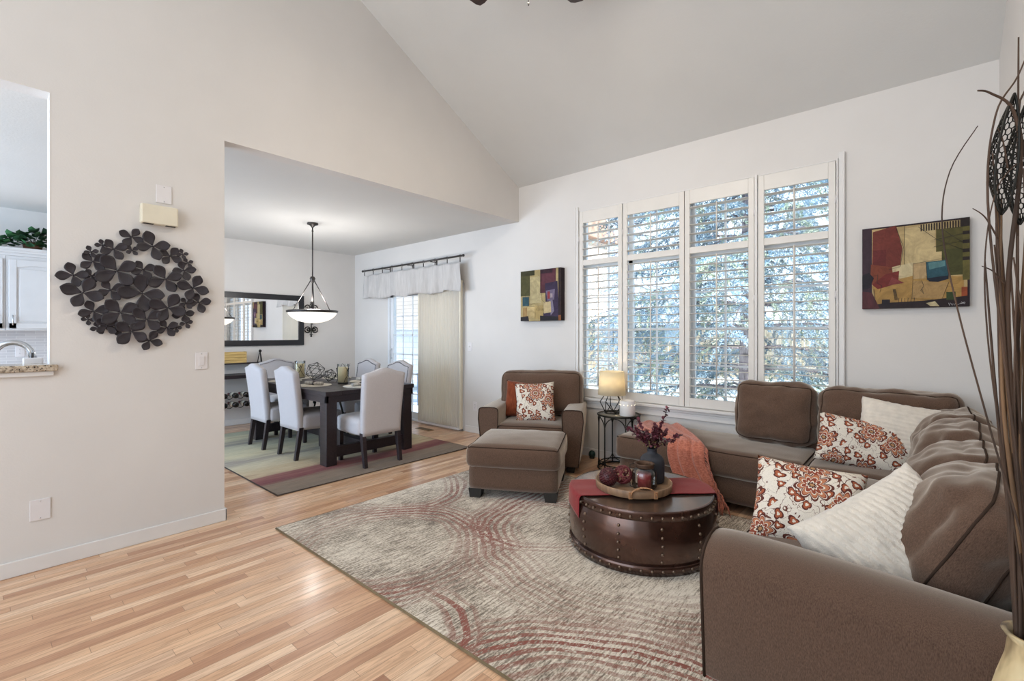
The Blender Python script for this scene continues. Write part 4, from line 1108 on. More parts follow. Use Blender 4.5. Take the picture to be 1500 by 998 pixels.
# ---------------------------------------------------------------- dining table
t = thing('dining_table', 'dark espresso wood farmhouse dining table on the striped rug', 'dining table', (-5.46, 2.835, RZ))
TW, TD, TH = 1.97, 1.08, 0.755
mb = MB()
for k in range(6): mb.span((-TW / 2 + 0.0, -TD / 2 + TD * k / 6 + (0.0012 if k else 0), TH - 0.045), (TW / 2, -TD / 2 + TD * (k + 1) / 6, TH))
mb.build('table_top', M_darkwood, t, bevel=0.003)
mb = MB()
for s in (-1, 1): mb.span((-TW / 2 + 0.01, s * (TD / 2 - 0.01), TH - 0.115), (TW / 2 - 0.01, s * (TD / 2 - 0.04), TH - 0.045)); mb.span((s * (TW / 2 - 0.01), -TD / 2 + 0.01, TH - 0.115), (s * (TW / 2 - 0.04), TD / 2 - 0.01, TH - 0.045))
mb.build('apron', M_darkwood, t, bevel=0.003)
for sx_ in (-1, 1):
    for sy_ in (-1, 1):
        mb = MB(); mb.box((sx_ * (TW / 2 - 0.085), sy_ * (TD / 2 - 0.075), (TH - 0.05) / 2), (0.135, 0.115, TH - 0.05)); mb.build('leg', M_darkwood, t, bevel=0.006)
    mb = MB(); mb.box((sx_ * (TW / 2 - 0.085), 0, 0.125), (0.07, TD - 0.16, 0.105)); mb.build('stretcher', M_darkwood, t, bevel=0.004)
    mb = MB(); mb.tube([(sx_ * (TW / 2 - 0.16), -0.30, 0.62), (sx_ * 0.50, -0.02, 0.20)], 0.011, 8); mb.tube([(sx_ * (TW / 2 - 0.16), 0.30, 0.62), (sx_ * 0.50, 0.02, 0.20)], 0.011, 8); mb.ball((sx_ * 0.68, 0.16, 0.42), 0.022, 10, 8); mb.build('iron_brace', M_black_iron, t)
mb = MB(); mb.box((0, 0, 0.125), (TW - 0.22, 0.09, 0.09)); mb.build('center_beam', M_darkwood, t, bevel=0.004)

# ---------------------------------------------------------------- upholstered dining chairs
def chair(label, loc, rz, nails=True):
    t = thing('dining_chair', label, 'chair', loc, rz, 'ivory upholstered dining chairs')
    # front is -y
    W_, H0, H1, TT = 0.475, 0.31, 0.99, 0.085
    lean = lambda z: 0.21 + 0.13 * max(0, z - 0.40) ** 1.2
    def crown(a): # a in -1..1
        return H1 - 0.045 + 0.045 * (0.5 + 0.5 * cos(pi * min(1, abs(a) * 1.25))) - 0.018 * max(0, abs(a) - 0.8) / 0.2
    mb = MB(); nu, nv = 17, 14
    def side(dy):
        def f(u, v):
            a = -1 + 2 * u; top = crown(a); z = H0 + (top - H0) * v
            hw = W_ / 2 * (0.93 + 0.07 * v)
            e = (1 - abs(a) ** 8) * (1 - abs(2 * v - 1) ** 10)
            return (a * hw, lean(z) + dy * (0.72 + 0.28 * e), z)
        return f
    mb.grid(nu, nv, side(-TT / 2)); mb.grid(nu, nv, side(TT / 2))
    fa, fb = side(-TT / 2), side(TT / 2)
    rim = [(u, 0) for u in np.linspace(0, 1, nu)] + [(1, v) for v in np.linspace(0, 1, nv)[1:]] + [(u, 1) for u in np.linspace(1, 0, nu)[1:]] + [(0, v) for v in np.linspace(1, 0, nv)[1:-1]]
    vs = [fa(*p) for p in rim] + [fb(*p) for p in rim]; n = len(rim)
    mb.add(vs, [(k, (k + 1) % n, n + (k + 1) % n, n + k) for k in range(n)], 0, True)
    o = weld(mb.build('backrest', M_white_lin, t), 5e-4)
    if nails:
        nb = MB()
        pts = [(0.03, v) for v in np.linspace(0.3, 0.96, 26)] + [(u, 0.965) for u in np.linspace(0.03, 0.97, 22)] + [(0.97, v) for v in np.linspace(0.96, 0.3, 26)]
        for p in pts:
            q = fa(*p); nb.ball((q[0], q[1] - 0.002, q[2]), 0.0062, 6, 4)
        nb.build('nailhead_trim', M_nail, o)
    soft('seat', (0.475, 0.46, 0.17), 0.035, (0.004, 0.006, 0.022), M_white_lin, t, (0, -0.035, 0.395), n=(12, 12, 6))
    for s in (-1, 1):
        for yy, ang in ((-0.225, 0.0), (0.205, 0.05)):
            mb = MB(); q = 0.024
            mb.add([(s * 0.205 + a * q * .8, yy + ang + b * q * .8, 0) for a, b in ((-1, -1), (1, -1), (1, 1), (-1, 1))] + [(s * 0.205 + a * q, yy + b * q, 0.34) for a, b in ((-1, -1), (1, -1), (1, 1), (-1, 1))],
                   [(3, 2, 1, 0), (4, 5, 6, 7), (0, 1, 5, 4), (1, 2, 6, 5), (2, 3, 7, 6), (3, 0, 4, 7)], 0, False)
            mb.build('leg', M_darkwood, t, bevel=0.003)
    return t
# the end of the rows of seats nearest the viewer first
c0 = chair('ivory dining chair at the near head of the table, back turned to the living room', (-4.43, 2.76, RZ), -pi / 2)
dup(c0, (-5.18, 2.48, RZ), pi, 'ivory dining chair on the near long side, next to the near table corner')
dup(c0, (-5.92, 2.44, RZ), pi, 'ivory dining chair on the near long side, closest to the wine rack')
dup(c0, (-6.66, 2.82, RZ), pi / 2, 'ivory nailhead dining chair at the far head of the table under the mirror')
dup(c0, (-5.84, 3.36, RZ), 0.0, 'ivory nailhead dining chair on the far side, behind the nearer hurricane candle')
dup(c0, (-5.16, 3.40, RZ), 0.0, 'ivory nailhead dining chair on the far side, closest to the glass door')

# ---------------------------------------------------------------- on the dining table
TTZ = RZ + TH
M_mat = fabric('woven_placemat', '#b9b2a4', '#d9d3c6', 160)
M_napkin = fabric('striped_napkin', '#8f8a84', '#cfcac2', 60)
M_waxc = mat('cream_wax', '#ecd9ac', 0.5, var=0.04)
i_ = 0
for (x, y, a, lb) in ((-5.18, 2.52, 0, 'round woven placemat before the chair at the near corner'), (-5.92, 2.52, 0, 'round woven placemat before the chair closest to the wine rack'), (-4.72, 2.83, pi / 2, 'round woven placemat before the near head chair'), (-6.20, 2.83, pi / 2, 'round woven placemat before the far head chair'), (-5.84, 3.15, 0, 'round woven placemat across the table behind the candles'), (-5.16, 3.15, 0, 'round woven placemat across the table closest to the glass door')):
    mb = MB(); mb.lathe([(0, 0), (0.185, 0), (0.190, 0.003), (0.185, 0.006), (0.10, 0.005), (0, 0.005)], 40)
    tag(mb.build('placemat', M_mat, None, (x, y, TTZ)), lb, 'placemat', 'placemats on the dining table')
    t = thing('napkin', lb.replace('round woven placemat', 'rolled napkin in a dark ring on the placemat').replace(' placemat before', ' placemat before')[:0] + lb.replace('round woven placemat', 'rolled napkin'), 'napkin', (x, y, TTZ + 0.006), a + 0.3, 'rolled napkins on the placemats')
    mb = MB(); mb.tube([(-0.13, 0, 0.020), (-0.06, 0, 0.021), (-0.01, 0, 0.016), (0.01, 0, 0.016), (0.06, 0, 0.021), (0.13, 0, 0.020)], [0.017, 0.020, 0.015, 0.015, 0.021, 0.018], 12); mb.build('napkin_roll', M_napkin, t)
    mb = MB(); mb.tube([(0, 0.020 * cos(q), 0.017 + 0.018 * sin(q)) for q in [2 * pi * k / 16 for k in range(16)]], 0.0055, 6, True); mb.build('napkin_ring', M_blackleg, t)
def hurricane(loc, label):
    t = thing('hurricane_candle', label, 'candle holder', loc, 0, 'hurricane candles on the dining table')
    mb = MB(); mb.lathe([(0, 0), (0.058, 0), (0.060, 0.012), (0, 0.014)], 28); mb.build('base', M_blackleg, t)
    mb = MB(); mb.lathe([(0.060, 0.014), (0.066, 0.10), (0.066, 0.225)], 28); o = mb.build('glass', M_clear, t)
    bm = bmesh.new(); bm.from_mesh(o.data); bmesh.ops.delete(bm, geom=[f for f in bm.faces if len(f.verts) > 4], context='FACES'); bm.to_mesh(o.data); bm.free()
    mb = MB(); mb.lathe([(0, 0.014), (0.056, 0.014), (0.056, 0.185), (0.052, 0.19), (0, 0.184)], 24); mb.build('candle', M_waxc, t)
    mb = MB()
    for k in range(4):
        a = k * pi / 2 + 0.4; sg = 1 if k % 2 else -1
        pts = [((0.068 + 0.012 * sin(q * 1.1 + k)) * cos(a + sg * 0.16 * q), (0.068 + 0.012 * sin(q * 1.1 + k)) * sin(a + sg * 0.16 * q), 0.01 + 0.022 * q) for q in range(11)]
        mb.tube(pts, 0.0026, 6); p = Vector(pts[6]); mb.tube([p, p * 1.0 + Vector((0.02 * cos(a), 0.02 * sin(a), 0.035))], 0.0032, 5)
    mb.build('twig_wrap', M_black_iron, t)
    return t
h0 = hurricane((-6.14, 2.80, TTZ), 'twig wrapped glass candle on the far half of the dining table')
dup(h0, (-5.14, 2.85, TTZ), 0.8, 'twig wrapped glass candle on the near half of the dining table')
def wireform(loc, r, rz, label, sq=1.0):
    mb = MB(); phi = (1 + 5 ** .5) / 2
    V = [Vector(p) for p in ((-1, phi, 0), (1, phi, 0), (-1, -phi, 0), (1, -phi, 0), (0, -1, phi), (0, 1, phi), (0, -1, -phi), (0, 1, -phi), (phi, 0, -1), (phi, 0, 1), (-phi, 0, -1), (-phi, 0, 1))]
    q = Matrix.Rotation(0.5, 3, 'X') @ Matrix.Rotation(0.3, 3, 'Y')
    V = [q @ v * (r / 1.9) for v in V]; zm = min(v.z for v in V)
    for i in range(12):
        for j in range(i):
            if (V[i] - V[j]).length < r / 1.9 * 2.1: mb.tube([V[i] - Vector((0, 0, zm - 0.003)), V[j] - Vector((0, 0, zm - 0.003))], 0.003, 5)
    o = mb.build('wire_orb', M_black_iron, None, loc, (0, 0, rz)); return tag(o, label, 'wire sculpture')
wireform((-5.72, 2.80, TTZ), 0.115, 0.2, 'larger black wire polyhedron between the candles')
wireform((-5.47, 2.86, TTZ), 0.075, 1.0, 'smaller black wire polyhedron beside the near candle')

# ---------------------------------------------------------------- pendant lamp
g = G('frosted_bowl'); g.set(Base_Color=rgb('#f1f1ee'), Roughness=0.45)
g.put(g.b.inputs['Emission Color'], rgb('#fff4e4')); g.put(g.b.inputs['Emission Strength'], 0.9); M_bowl = g.m
t = thing('pendant_lamp', 'bowl pendant lamp with frosted glass hanging over the dining table', 'pendant lamp', (-5.80, 2.803, 0.0))
mb = MB(); mb.lathe([(0, HZ), (0.066, HZ), (0.066, HZ - 0.018), (0.03, HZ - 0.03), (0.012, HZ - 0.055), (0, HZ - 0.06)], 28); mb.build('canopy', M_bronze, t)
mb = MB(); mb.tube([(0, 0, HZ - 0.05), (0, 0, 2.06)], 0.0085, 8); mb.ball((0, 0, HZ - 0.10), 0.013, 10, 8); mb.build('stem', M_bronze, t)
mb = MB(); mb.lathe([(0, 2.075), (0.022, 2.07), (0.035, 2.045), (0.022, 2.015), (0.014, 1.99), (0, 1.98)], 20); mb.build('hub', M_bronze, t)
mb = MB(); mb.tube([(0, 0, 2.0), (0, 0, 1.66)], 0.011, 8); mb.build('center_stem', M_bronze, t)
for k in range(3):
    a = 2 * pi * k / 3 + 0.66 + pi
    mb = MB(); mb.tube([(0.02 * cos(a), 0.02 * sin(a), 2.03), (0.25 * cos(a), 0.25 * sin(a), 1.655), (0.275 * cos(a), 0.275 * sin(a), 1.63)], 0.006, 6); mb.build('arm', M_bronze, t)
mb = MB(); mb.lathe([(0.290 * sin(b), 1.645 - 0.160 * cos(b) + 0.0) for b in [0.001 + (pi / 2 - 0.12) * k / 14 for k in range(15)]], 48)
o = mb.build('glass_bowl', M_bowl, t, solid=0.004)
mb = MB(); mb.lathe([(0.283, 1.612), (0.302, 1.618), (0.306, 1.640), (0.292, 1.645), (0.280, 1.630), (0.283, 1.612)], 48); mb.build('metal_rim', M_bronze, t)
lamp('pendant_light', (0, 0, 1.75), 44, (1.0, 0.97, 0.94), 0.08, t)
bm = bmesh.new(); bm.from_mesh(o.data); bmesh.ops.delete(bm, geom=[f for f in bm.faces if len(f.verts) > 6], context='FACES'); bm.to_mesh(o.data); bm.free()

# ---------------------------------------------------------------- mirror, sconce on the far wall
t = thing('wall_mirror', 'wide black framed mirror on the far dining wall', 'mirror', (BX, 2.78, 1.565), pi / 2)
MWd, MHt = 1.52, 0.80; fwid = 0.085
mb = MB()
for s in (-1, 1):
    mb.prism([(-MWd / 2, s * MHt / 2), (MWd / 2, s * MHt / 2), (MWd / 2 - fwid, s * (MHt / 2 - fwid)), (-MWd / 2 + fwid, s * (MHt / 2 - fwid))], -0.035, 0, lambda a, b, d: (a, d, b))
    mb.prism([(s * MWd / 2, -MHt / 2), (s * MWd / 2, MHt / 2), (s * (MWd / 2 - fwid), MHt / 2 - fwid), (s * (MWd / 2 - fwid), -MHt / 2 + fwid)], -0.035, 0, lambda a, b, d: (a, d, b))
mb.build('frame', mat('black_lacquer', '#1b1a1f', 0.3), t, bevel=0.008)
mb = MB(); iw, ih = MWd / 2 - fwid + 0.006, MHt / 2 - fwid + 0.006
for k in range(90):
    for s in (-1, 1): mb.ball((-iw + 2 * iw * k / 89, -0.032, s * ih), 0.006, 6, 4)
for k in range(42):
    for s in (-1, 1): mb.ball((s * iw, -0.032, -ih + 2 * ih * k / 41), 0.006, 6, 4)
mb.build('beaded_edge', M_bronze, t)
g = G('mirror_silver'); g.set(Base_Color=rgb((0.9, 0.91, 0.92)), Metallic=1.0, Roughness=0.015)
MB().add([(-iw, -0.02, -ih), (iw, -0.02, -ih), (iw, -0.02, ih), (-iw, -0.02, ih)], [(0, 1, 2, 3)], 0, False).build('mirror_glass', g.m, t)

t = thing('wall_sconce', 'black scrolled iron candle sconce right of the mirror', 'sconce', (BX, 3.665, 1.585), pi / 2)
mb = MB()
def scroll(cx, cz, r, sx_, sz_): return [(cx + sx_ * (r * (1 - k / 26)) * cos(k * 0.33), -0.02, cz + sz_ * (r * (1 - k / 26)) * sin(k * 0.33)) for k in range(22)]
mb.tube([(0, -0.02, -0.275), (0, -0.02, 0.275)], 0.009, 8)
for sx_ in (-1, 1):
    for cz, sz_ in ((-0.165, 1), (-0.175, -1), (0.195, 1)):
        mb.tube(scroll(sx_ * 0.055, cz, 0.052, sx_, sz_), 0.009, 6)
for zz in (-0.275, 0.275): mb.ball((0, -0.02, zz), 0.016, 10, 8); mb.box((0, -0.02, zz * 0.9), (0.05, 0.008, 0.012))
mb.build('scrollwork', M_black_iron, t)
mb = MB(); mb.tube([(0, -0.02, -0.06), (0, -0.06, -0.08), (0, -0.10, -0.05)], 0.006, 6); mb.lathe([(0, -0.045), (0.075, -0.04), (0.078, -0.032), (0, -0.035)], 24, (0, -0.10, 0)); mb.build('candle_plate', M_black_iron, t)
for dx in (-0.04, 0.0, 0.04):
    mb = MB(); mb.cyl((dx, -0.10 - 0.02 * (dx == 0), -0.036), 0.017, 0.10 + 0.03 * (dx == 0), 16); mb.build('candle', M_waxc, t)

# ---------------------------------------------------------------- wine rack console and what it holds
WC = (-7.43, 2.42)
t = thing('wine_rack_console', 'black iron and wood wine rack console against the far wall', 'wine rack', (WC[0], WC[1], 0), pi / 2)
WWd = 1.25
mb = MB(); mb.span((-WWd / 2, -0.17, 0.715), (WWd / 2, 0.19, 0.765)); mb.build('table_top', M_darkwood, t, bevel=0.006)
mb = MB(); mb.span((-WWd / 2 + 0.02, 0.02, 0.905), (WWd / 2 - 0.10, 0.19, 0.925)); mb.build('upper_shelf', M_darkwood, t, bevel=0.004)
for s in (-1, 1):
    for yy in (-0.15, 0.17):
        mb = MB(); mb.tube([(s * 0.58, yy, 0.72), (s * 0.575, yy, 0.60), (s * 0.60, yy, 0.42), (s * 0.555, yy, 0.20), (s * 0.60, yy, 0.0)], 0.011, 8); mb.build('leg', M_black_iron, t)
    mb = MB(); mb.tube([(s * 0.50, 0.17, 0.76), (s * 0.50, 0.17, 0.91)], 0.009, 8); mb.ball((s * 0.59, 0.03, 0.925), 0.018, 10, 8); mb.build('shelf_post', M_black_iron, t)
for zz in (0.475, 0.345):
    for yy in (-0.10, 0.12):
        mb = MB(); n_ = 61
        mb.tube([(-0.57 + 1.14 * k / (n_ - 1), yy, zz - 0.030 + 0.020 * cos(k / (n_ - 1) * 2 * pi * 8)) for k in range(n_)], 0.005, 6); mb.build('bottle_cradle', M_black_iron, t)
M_bot = mat('dark_wine_glass', '#15100f', 0.12, var=0.1)
M_foil = mat('wine_foil', '#6b1822', 0.35, metal=0.5)
M_lbl = mat('wine_label', '#d8d0c0', 0.7)
first = None
for r_, zz in enumerate((0.475, 0.345)):
    for k in range(6):
        u_ = -0.57 + 1.14 * (k + (1.0 if r_ == 0 else 1.0)) / 8 + (0.0 if r_ == 0 else 0.0)
        loc = (WC[0] + 0.15, WC[1] + u_, zz)
        lb = ('wine bottle lying in the %s row of the rack' % ('upper' if r_ == 0 else 'lower'))
        if first is None:
            t = thing('wine_bottle', lb, 'wine bottle', loc, 0, 'wine bottles in the rack')
            Mx = Matrix.Rotation(-pi / 2, 3, 'Y')
            mb = MB(); mb.lathe([(0, 0.0), (0.034, 0.0), (0.037, 0.006), (0.037, 0.18), (0.030, 0.21), (0.015, 0.235), (0.014, 0.295), (0.016, 0.297), (0.016, 0.305), (0, 0.306)], 20, M=Mx); mb.build('bottle_glass', M_bot, t)
            mb = MB(); mb.lathe([(0.0150, 0.25), (0.0165, 0.25), (0.0172, 0.307), (0, 0.308)], 16, M=Mx); mb.build('foil_cap', M_foil, t)
            mb = MB(); mb.lathe([(0.0372, 0.06), (0.0378, 0.06), (0.0378, 0.15), (0.0372, 0.15)], 20, M=Mx); mb.build('paper_label', M_lbl, t)
            first = t
        else:
            dup(first, loc, 0, lb)
t = thing('wooden_crate_box', 'pale slatted wooden box standing on the wine rack shelf', 'box', (-7.52, 2.46, 0.925), pi / 2)
M_pine = mat('pale_pine', '#c9a868', 0.6, var=0.1, scale=5, stretch=(1, 12, 12))
mb = MB()
for k in range(4): mb.span((-0.15, -0.055, 0.003 + 0.040 * k), (0.15, -0.045, 0.039 + 0.040 * k)); mb.span((-0.15, 0.045, 0.003 + 0.040 * k), (0.15, 0.055, 0.039 + 0.040 * k))
mb.build('slat_panel', M_pine, t, bevel=0.0015)
for s in (-1, 1):
    mb = MB(); mb.span((s * 0.15, -0.055, 0), (s * 0.162, 0.055, 0.163)); mb.build('end_panel', M_pine, t, bevel=0.002)
mb = MB(); mb.span((-0.15, -0.045, 0), (0.15, 0.045, 0.008)); mb.build('bottom_panel', M_pine, t)
t = thing('iron_figurine', 'small black iron figurine with a ball top behind the far chair', 'figurine', (-7.53, 2.83, 0.925), pi / 2)
mb = MB()
for k in range(3):
    a = 2 * pi * k / 3 + 0.5; mb.tube([(0.035 * cos(a), 0.035 * sin(a), 0.0), (0.012 * cos(a), 0.012 * sin(a), 0.12), (0, 0, 0.15)], 0.006, 6)
mb.build('legs', M_black_iron, t); mb = MB(); mb.ball((0, 0, 0.165), 0.022, 14, 10); mb.build('ball_top', M_black_iron, t)

t = thing('floor_register', 'brown metal floor vent in front of the glass door', 'floor vent', (-5.30, 4.18, 0.0))
mb = MB(); mb.span((-0.15, -0.05, 0), (0.15, 0.05, 0.006)); mb.build('vent_frame', mat('bronze_register', '#8a6a48', 0.5, metal=0.3), t, bevel=0.002)
mb = MB()
for k in range(12): mb.span((-0.13 + 0.0225 * k, -0.035, 0.0055), (-0.121 + 0.0225 * k, 0.035, 0.0068))
mb.build('vent_slots', M_dark_hole, t)

# ---------------------------------------------------------------- kitchen beyond the pass-through
g = G('granite'); v = g.coord()
n1 = g.noise(v, 38, 4, 0.7); n2 = g.noise(v, 90, 2)
g.set(Base_Color=g.mix(g.ramp(n2, [(0.60, (0, 0, 0)), (0.64, (1, 1, 1))]), g.ramp(n1, [(0.3, '#4a3f37'), (0.45, '#9d8c78'), (0.6, '#c9bba6'), (0.72, '#7b6653')]), '#2b2624'), Roughness=0.15); M_granite = g.m
mb = MB(); mb.span((LX - T - 0.09, -1.2, 1.135), (LX + 0.035, 0.283, 1.172)); mb.span((LX, 0.27, 1.135), (LX + 0.035, 0.315, 1.172))
tag(mb.build('granite_counter', M_granite, None, bevel=0.006), 'speckled granite ledge in the kitchen pass-through', 'countertop')
mb = MB(); mb.span((LX, -1.2, 1.108), (LX + 0.02, 0.30, 1.135)); struct(mb.build('trim_2', M_trim, bevel=0.004))
mb = MB(); mb.span((LX - T - 0.004, 0.2815, 1.172), (LX + 0.001, 0.286, HZ)); mb.span((LX - T - 0.004, 0.2815, 1.172), (LX - T + 0.0, 0.286, HZ)); struct(mb.build('trim_3', M_trim))
# sink counter just behind, carrying the faucet
M_cab = mat('white_cabinet_paint', '#d2d0cf', 0.42, var=0.01)
t = thing('sink_cabinet', 'white kitchen cabinet run under the pass-through ledge', 'cabinet', (-4.26, -0.45, 0))
mb = MB(); mb.span((-0.30, -0.75, 0.10), (0.32, 0.74, 0.88)); mb.build('body', M_cab, t, bevel=0.003)
mb = MB(); mb.span((-0.25, -0.75, 0.0), (0.32, 0.74, 0.10)); mb.build('toe_kick', M_cab, t)
mb = MB(); mb.span((-4.60, -1.2, 0.88), (LX - T, 0.30, 0.92)); tag(mb.build('sink_counter', M_granite, None, bevel=0.005), 'lower granite sink counter behind the ledge', 'countertop')
t = thing('faucet', 'arched brushed nickel kitchen faucet behind the granite ledge', 'faucet', (-4.12, 0.065, 0.92), radians(78))
mb = MB(); mb.cyl((0, 0, 0), 0.030, 0.018, 20); mb.cyl((0, 0, 0.018), 0.022, 0.10, 20, r2=0.019); mb.build('base', M_chrome, t)
pts = [(0, 0, 0.10), (0.0, 0, 0.24)] + [(0.085 - 0.085 * cos(a), 0, 0.28 + 0.085 * sin(a) * 1.15) for a in [pi * k / 12 for k in range(11)]] + [(0.178, 0, 0.245)]
mb = MB(); mb.tube(pts, [0.018] + [0.0165] * (len(pts) - 2) + [0.021], 14); mb.build('spout', M_chrome, t)
mb = MB(); mb.tube([(0, -0.02, 0.07), (0, -0.055, 0.10), (0, -0.10, 0.15)], [0.010, 0.008, 0.006], 8); mb.build('lever', M_chrome, t)
t = thing('soap_dispenser', 'white rectangular sponge holder beside the faucet', 'sponge holder', (-4.03, 0.225, 0.92))
mb = MB(); mb.span((-0.035, -0.04, 0), (0.035, 0.045, 0.285)); mb.build('body', M_plate, t, bevel=0.006)
mb = MB(); mb.tube([(0, 0.0, 0.285), (0, 0.0, 0.315)], 0.006, 8); mb.build('pump', M_dark_hole, t)
g = G('subway_backsplash'); bt = g.n('ShaderNodeTexBrick'); g.l(g.coord((1, 1, 1), rot=(pi / 2, 0, pi / 2)), bt.inputs[0])
cmb = g.n('ShaderNodeCombineXYZ'); sp_ = g.n('ShaderNodeSeparateXYZ'); g.l(g.geo(), sp_.inputs[0]); g.l(sp_.outputs[1], cmb.inputs[0]); g.l(sp_.outputs[2], cmb.inputs[1]); g.l(cmb.outputs[0], bt.inputs[0])
bt.inputs['Color1'].default_value = rgb('#c9c6c6'); bt.inputs['Color2'].default_value = rgb('#bdbabb'); bt.inputs['Mortar'].default_value = rgb('#dedcda')
bt.inputs['Scale'].default_value = 1.0; bt.inputs['Brick Width'].default_value = 0.15; bt.inputs['Row Height'].default_value = 0.03; bt.inputs['Mortar Size'].default_value = 0.0015
g.set(Base_Color=bt.outputs[0], Roughness=0.25)
mb = MB(); mb.span((BX, -1.5, 0.92), (BX + 0.008, 0.70, 1.39)); struct(mb.build('wall_backsplash', g.m), 'grey tiled kitchen backsplash below the white cabinets', 'backsplash')
plate('backsplash_outlet', 'white outlet on the kitchen backsplash behind the faucet', 'outlet', (BX + 0.008, 0.33, 1.15), 'B', 'outlet')
def upper_cab(y0, y1, label, hx):
    t = thing('upper_cabinet', label, 'cabinet', (BX, (y0 + y1) / 2, 1.385), pi / 2, 'white kitchen wall cabinets')
    w = y1 - y0; H = 0.80
    mb = MB(); mb.span((-w / 2, -0.32, 0), (w / 2, 0, H)); mb.build('body', M_cab, t, bevel=0.002)
    dw = w - 0.04
    mb = MB(); s = 0.06
    mb.span((-dw / 2, -0.341, 0.02), (-dw / 2 + s, -0.321, H - 0.04)); mb.span((dw / 2 - s, -0.341, 0.02), (dw / 2, -0.321, H - 0.04))
    mb.span((-dw / 2, -0.341, 0.02), (dw / 2, -0.321, 0.02 + s))
    n_ = 12
    poly = [(-dw / 2 + s, H - 0.04), (dw / 2 - s, H - 0.04)] + [(dw / 2 - s - (dw - 2 * s) * k / n_, H - 0.04 - s - 0.025 * (2 * k / n_ - 1) ** 2) for k in range(n_ + 1)]
    mb.prism(poly, -0.341, -0.321, lambda a, b, d: (a, d, b))
    o = mb.build('door', M_cab, t, bevel=0.004)
    mb = MB(); mb.span((-dw / 2 + s + 0.02, -0.337, 0.02 + s + 0.02), (dw / 2 - s - 0.02, -0.325, H - 0.14)); mb.span((-dw / 2 + s, -0.329, 0.02 + s), (dw / 2 - s, -0.322, H - 0.10)); mb.build('door_panel', M_cab, o, bevel=0.008)
    mb = MB(); x = hx * (dw / 2 - 0.03); mb.tube([(x, -0.341, 0.055), (x, -0.366, 0.06), (x, -0.366, 0.155), (x, -0.341, 0.16)], 0.006, 8); mb.build('handle', M_chrome, o)
upper_cab(0.212, 0.70, 'white kitchen cabinet at the edge of the opening, ivy above it', -1)
upper_cab(-0.28, 0.210, 'white kitchen cabinet at the left edge of the picture', 1)
mb = MB()
for k, (dx, dz) in enumerate(((0.335, 0.0), (0.355, 0.03), (0.375, 0.055))): mb.span((BX, -0.5, 2.185 + dz), (BX + dx, 0.70 + 0.01 * k, 2.185 + dz + 0.032))
tag(mb.build('cabinet_crown', M_cab, None, bevel=0.006), 'white crown moulding along the top of the kitchen cabinets', 'crown moulding')
# ivy on the cabinets
M_ivy = mat('ivy_leaf', '#2f5a34', 0.5, var=0.35, scale=9)
M_ivy2 = mat('ivy_leaf_dark', '#1e3f27', 0.5, var=0.3, scale=9)
t = thing('ivy_plant', 'trailing green ivy on top of the kitchen cabinets', 'plant', (BX + 0.20, 0.42, 2.272))
mb = MB(); mb.lathe([(0, 0), (0.07, 0), (0.085, 0.08), (0.075, 0.08), (0, 0.07)], 24); mb.build('pot', mat('terracotta_pot', '#6b4a36', 0.8), t)
mb = MB()
for k in range(240):
    yy = -0.34 + 0.70 * random.random(); hgt = 0.19 * (1 - ((yy - 0.12) / 0.5) ** 2) * random.random() ** 0.7 + 0.01
    if yy < -0.2: hgt *= 0.9 if random.random() < .4 else .4
    p = Vector((random.uniform(-.03, .16), yy, hgt + 0.01)); d = Vector((random.uniform(.1, 1), random.uniform(-1, 1), random.uniform(-.3, .9))).normalized()
    s_ = d.cross(Vector((0, 0, 1))).normalized(); n_ = s_.cross(d); L_ = random.uniform(.055, .085)
    sh = [(0, 0), (.15, .45), (.35, .38), (.55, .42), (1, 0), (.55, -.42), (.35, -.38), (.15, -.45)]
    vs = [p + d * L_ * a + s_ * L_ * b + n_ * L_ * (.12 * abs(b) - .1 * a * a) for a, b in sh]
    mb.add(vs, [(0, 1, 2, 3, 4), (0, 4, 5, 6, 7)], random.randint(0, 1), False)
o = mb.build('leaves', [M_ivy, M_ivy2], t); o['kind'] = 'stuff'
mb = MB()
for k in range(14):
    yy = -0.30 + 0.045 * k; mb.tube([(0, 0, 0.06), (0.03, yy * .5, 0.11 + 0.02 * (k % 3)), (0.06, yy, 0.06 + .05 * random.random())], 0.003, 5)
mb.build('vine_stem', M_ivy2, t)


# ---------------------------------------------------------------- ceiling fan
FX, FY = -1.83, 2.24; FZ = 3.77
t = thing('ceiling_fan', 'dark bladed ceiling fan with lights hanging from the vaulted ceiling', 'ceiling fan', (FX, FY, FZ))
cz = ceil_z(FY) - FZ
mb = MB(); mb.lathe([(0, cz + 0.02), (0.075, cz + 0.02), (0.075, cz - 0.07), (0.03, cz - 0.11), (0, cz - 0.11)], 28); mb.build('canopy', M_bronze, t)
mb = MB(); mb.tube([(0, 0, cz - 0.08), (0, 0, 0.14)], 0.012, 10); mb.build('downrod', M_bronze, t)
mb = MB(); mb.lathe([(0, 0.17), (0.05, 0.165), (0.115, 0.12), (0.125, 0.05), (0.11, 0.0), (0.07, -0.04), (0.06, -0.08), (0, -0.085)], 32); mb.build('motor_housing', M_bronze, t)
M_blade = mat('walnut_blade', '#3b2b29', 0.4, var=0.12, scale=4, stretch=(1, 12, 1))
